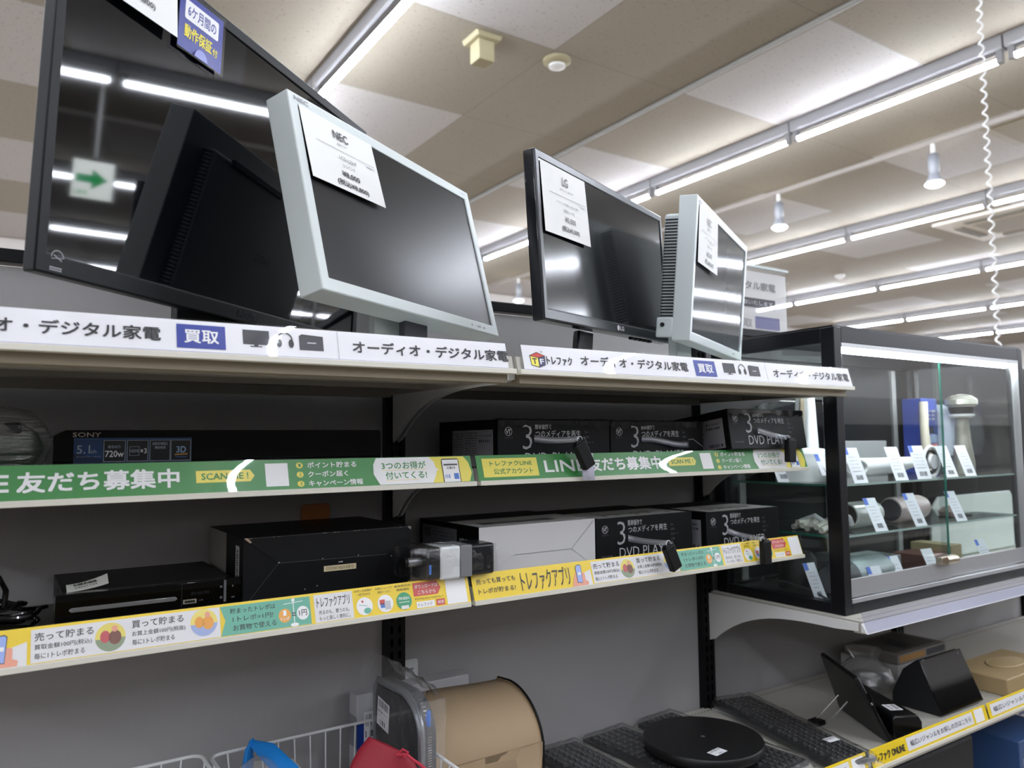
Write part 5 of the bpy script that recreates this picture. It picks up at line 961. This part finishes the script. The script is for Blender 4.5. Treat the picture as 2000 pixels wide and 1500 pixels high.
MB().tube([(-.070, -.2885, .925), (-.072, -.290, .912), (-.070, -.289, .90)], [.003, .0045, .003], mat('3f7fe0', .2), 10).build('zip_pull', t)
t = thing('red_pouch', (-.16, -.27, .672), 'dark red drawstring pouch in front of the tan bag', 'pouch')
RD = mat('8e0f26', .6, bump=('noise', 60, .1), name='red_cloth'); mb = MB(); vs = []; n, K = 24, 14
for k in range(K+1):
    q = k/K; z = .68+.205*q; rx = .068*math.sqrt(max(.0, 1-max(0, (q-.35)/.68)**2.2)); ry = .035*math.sqrt(max(0.02, 1-max(0, (q-.4)/.64)**2))
    for j in range(n): a = 2*PI*j/n; vs.append((-.162+.018*q+rx*math.cos(a)*(1+.04*math.sin(6*a)), -.295+.012*q+ry*math.sin(a)-.02*math.cos(a), z-.010*math.cos(a)*q))
mb.add(vs, [(k*n+j, k*n+(j+1) % n, (k+1)*n+(j+1) % n, (k+1)*n+j) for k in range(K) for j in range(n)]+[tuple(range(K*n, K*n+n))], RD); mb.build('pouch', t)
MB().tube([(-.138, -.312, .877), (-.126, -.320, .878), (-.116, -.325, .868), (-.108, -.330, .862), (-.100, -.335, .854)], .0025, mat('b0233a', .6), 8).build('drawstring', t)
MB().tube([(-.138, -.312, .877), (-.131, -.318, .886), (-.124, -.322, .881), (-.130, -.32, .874)], .0022, mat('b0233a', .6), 8).build('bow', t)
# lowest shelf at the right
t = thing('blue_carton', (1.70, -.36, .40), 'blue carton on the lowest shelf at the right edge', 'carton')
MB().box(1.60, 1.82, -.44, -.30, .401, .558, mat('2b4a78', .5)).build('carton', t, bevel=.002); mb = MB(); ik = Ink(mb, (1.60, -.44, .401), (1, 0, 0), (0, 0, 1)); ik.bars(.02, .12, .09, .11, LGRY, 1, 6).bars(.02, .1, .07, .08, LGRY, 1, 5); mb.build('print', t)
for x, y, h, c, lab in ((1.55, -.22, .21, 'c9c7c8', 'white carton on the lowest shelf behind the blue carton, left'), (1.74, -.2, .225, 'b8b4bd', 'pale carton on the lowest shelf directly behind the blue carton'), (1.95, -.25, .20, 'bdb7b2', 'pale carton on the lowest shelf at the far right')):
    t = thing('pale_carton', (x, y, .40), lab, 'carton'); MB().box(x-.08, x+.08, y-.06, y+.06, .401, .401+h, mat(c, .5)).build('carton', t, bevel=.002)
    mb = MB(); ik = Ink(mb, (x-.08, y-.06, .401), (1, 0, 0), (0, 0, 1)); ik.r(.03, .12, h-.07, h-.02, mat('55608e', .5)).bars(.02, .14, .08, .1, GRY, 1, 8); mb.build('print', t)
t = thing('black_case', (1.28, -.25, .40), 'black case on the lowest shelf below the yellow online strip', 'case'); MB().box(1.0, 1.45, -.40, -.1, .401, .60, MATBLK).build('body', t, bevel=.01)
MB().tube([(1.15, -.25, .60), (1.15, -.25, .625), (1.30, -.25, .625), (1.30, -.25, .60)], .006, BLK, 8).build('grip', t)

for o in bpy.data.objects:
    if '_o' in o: del o['_o']
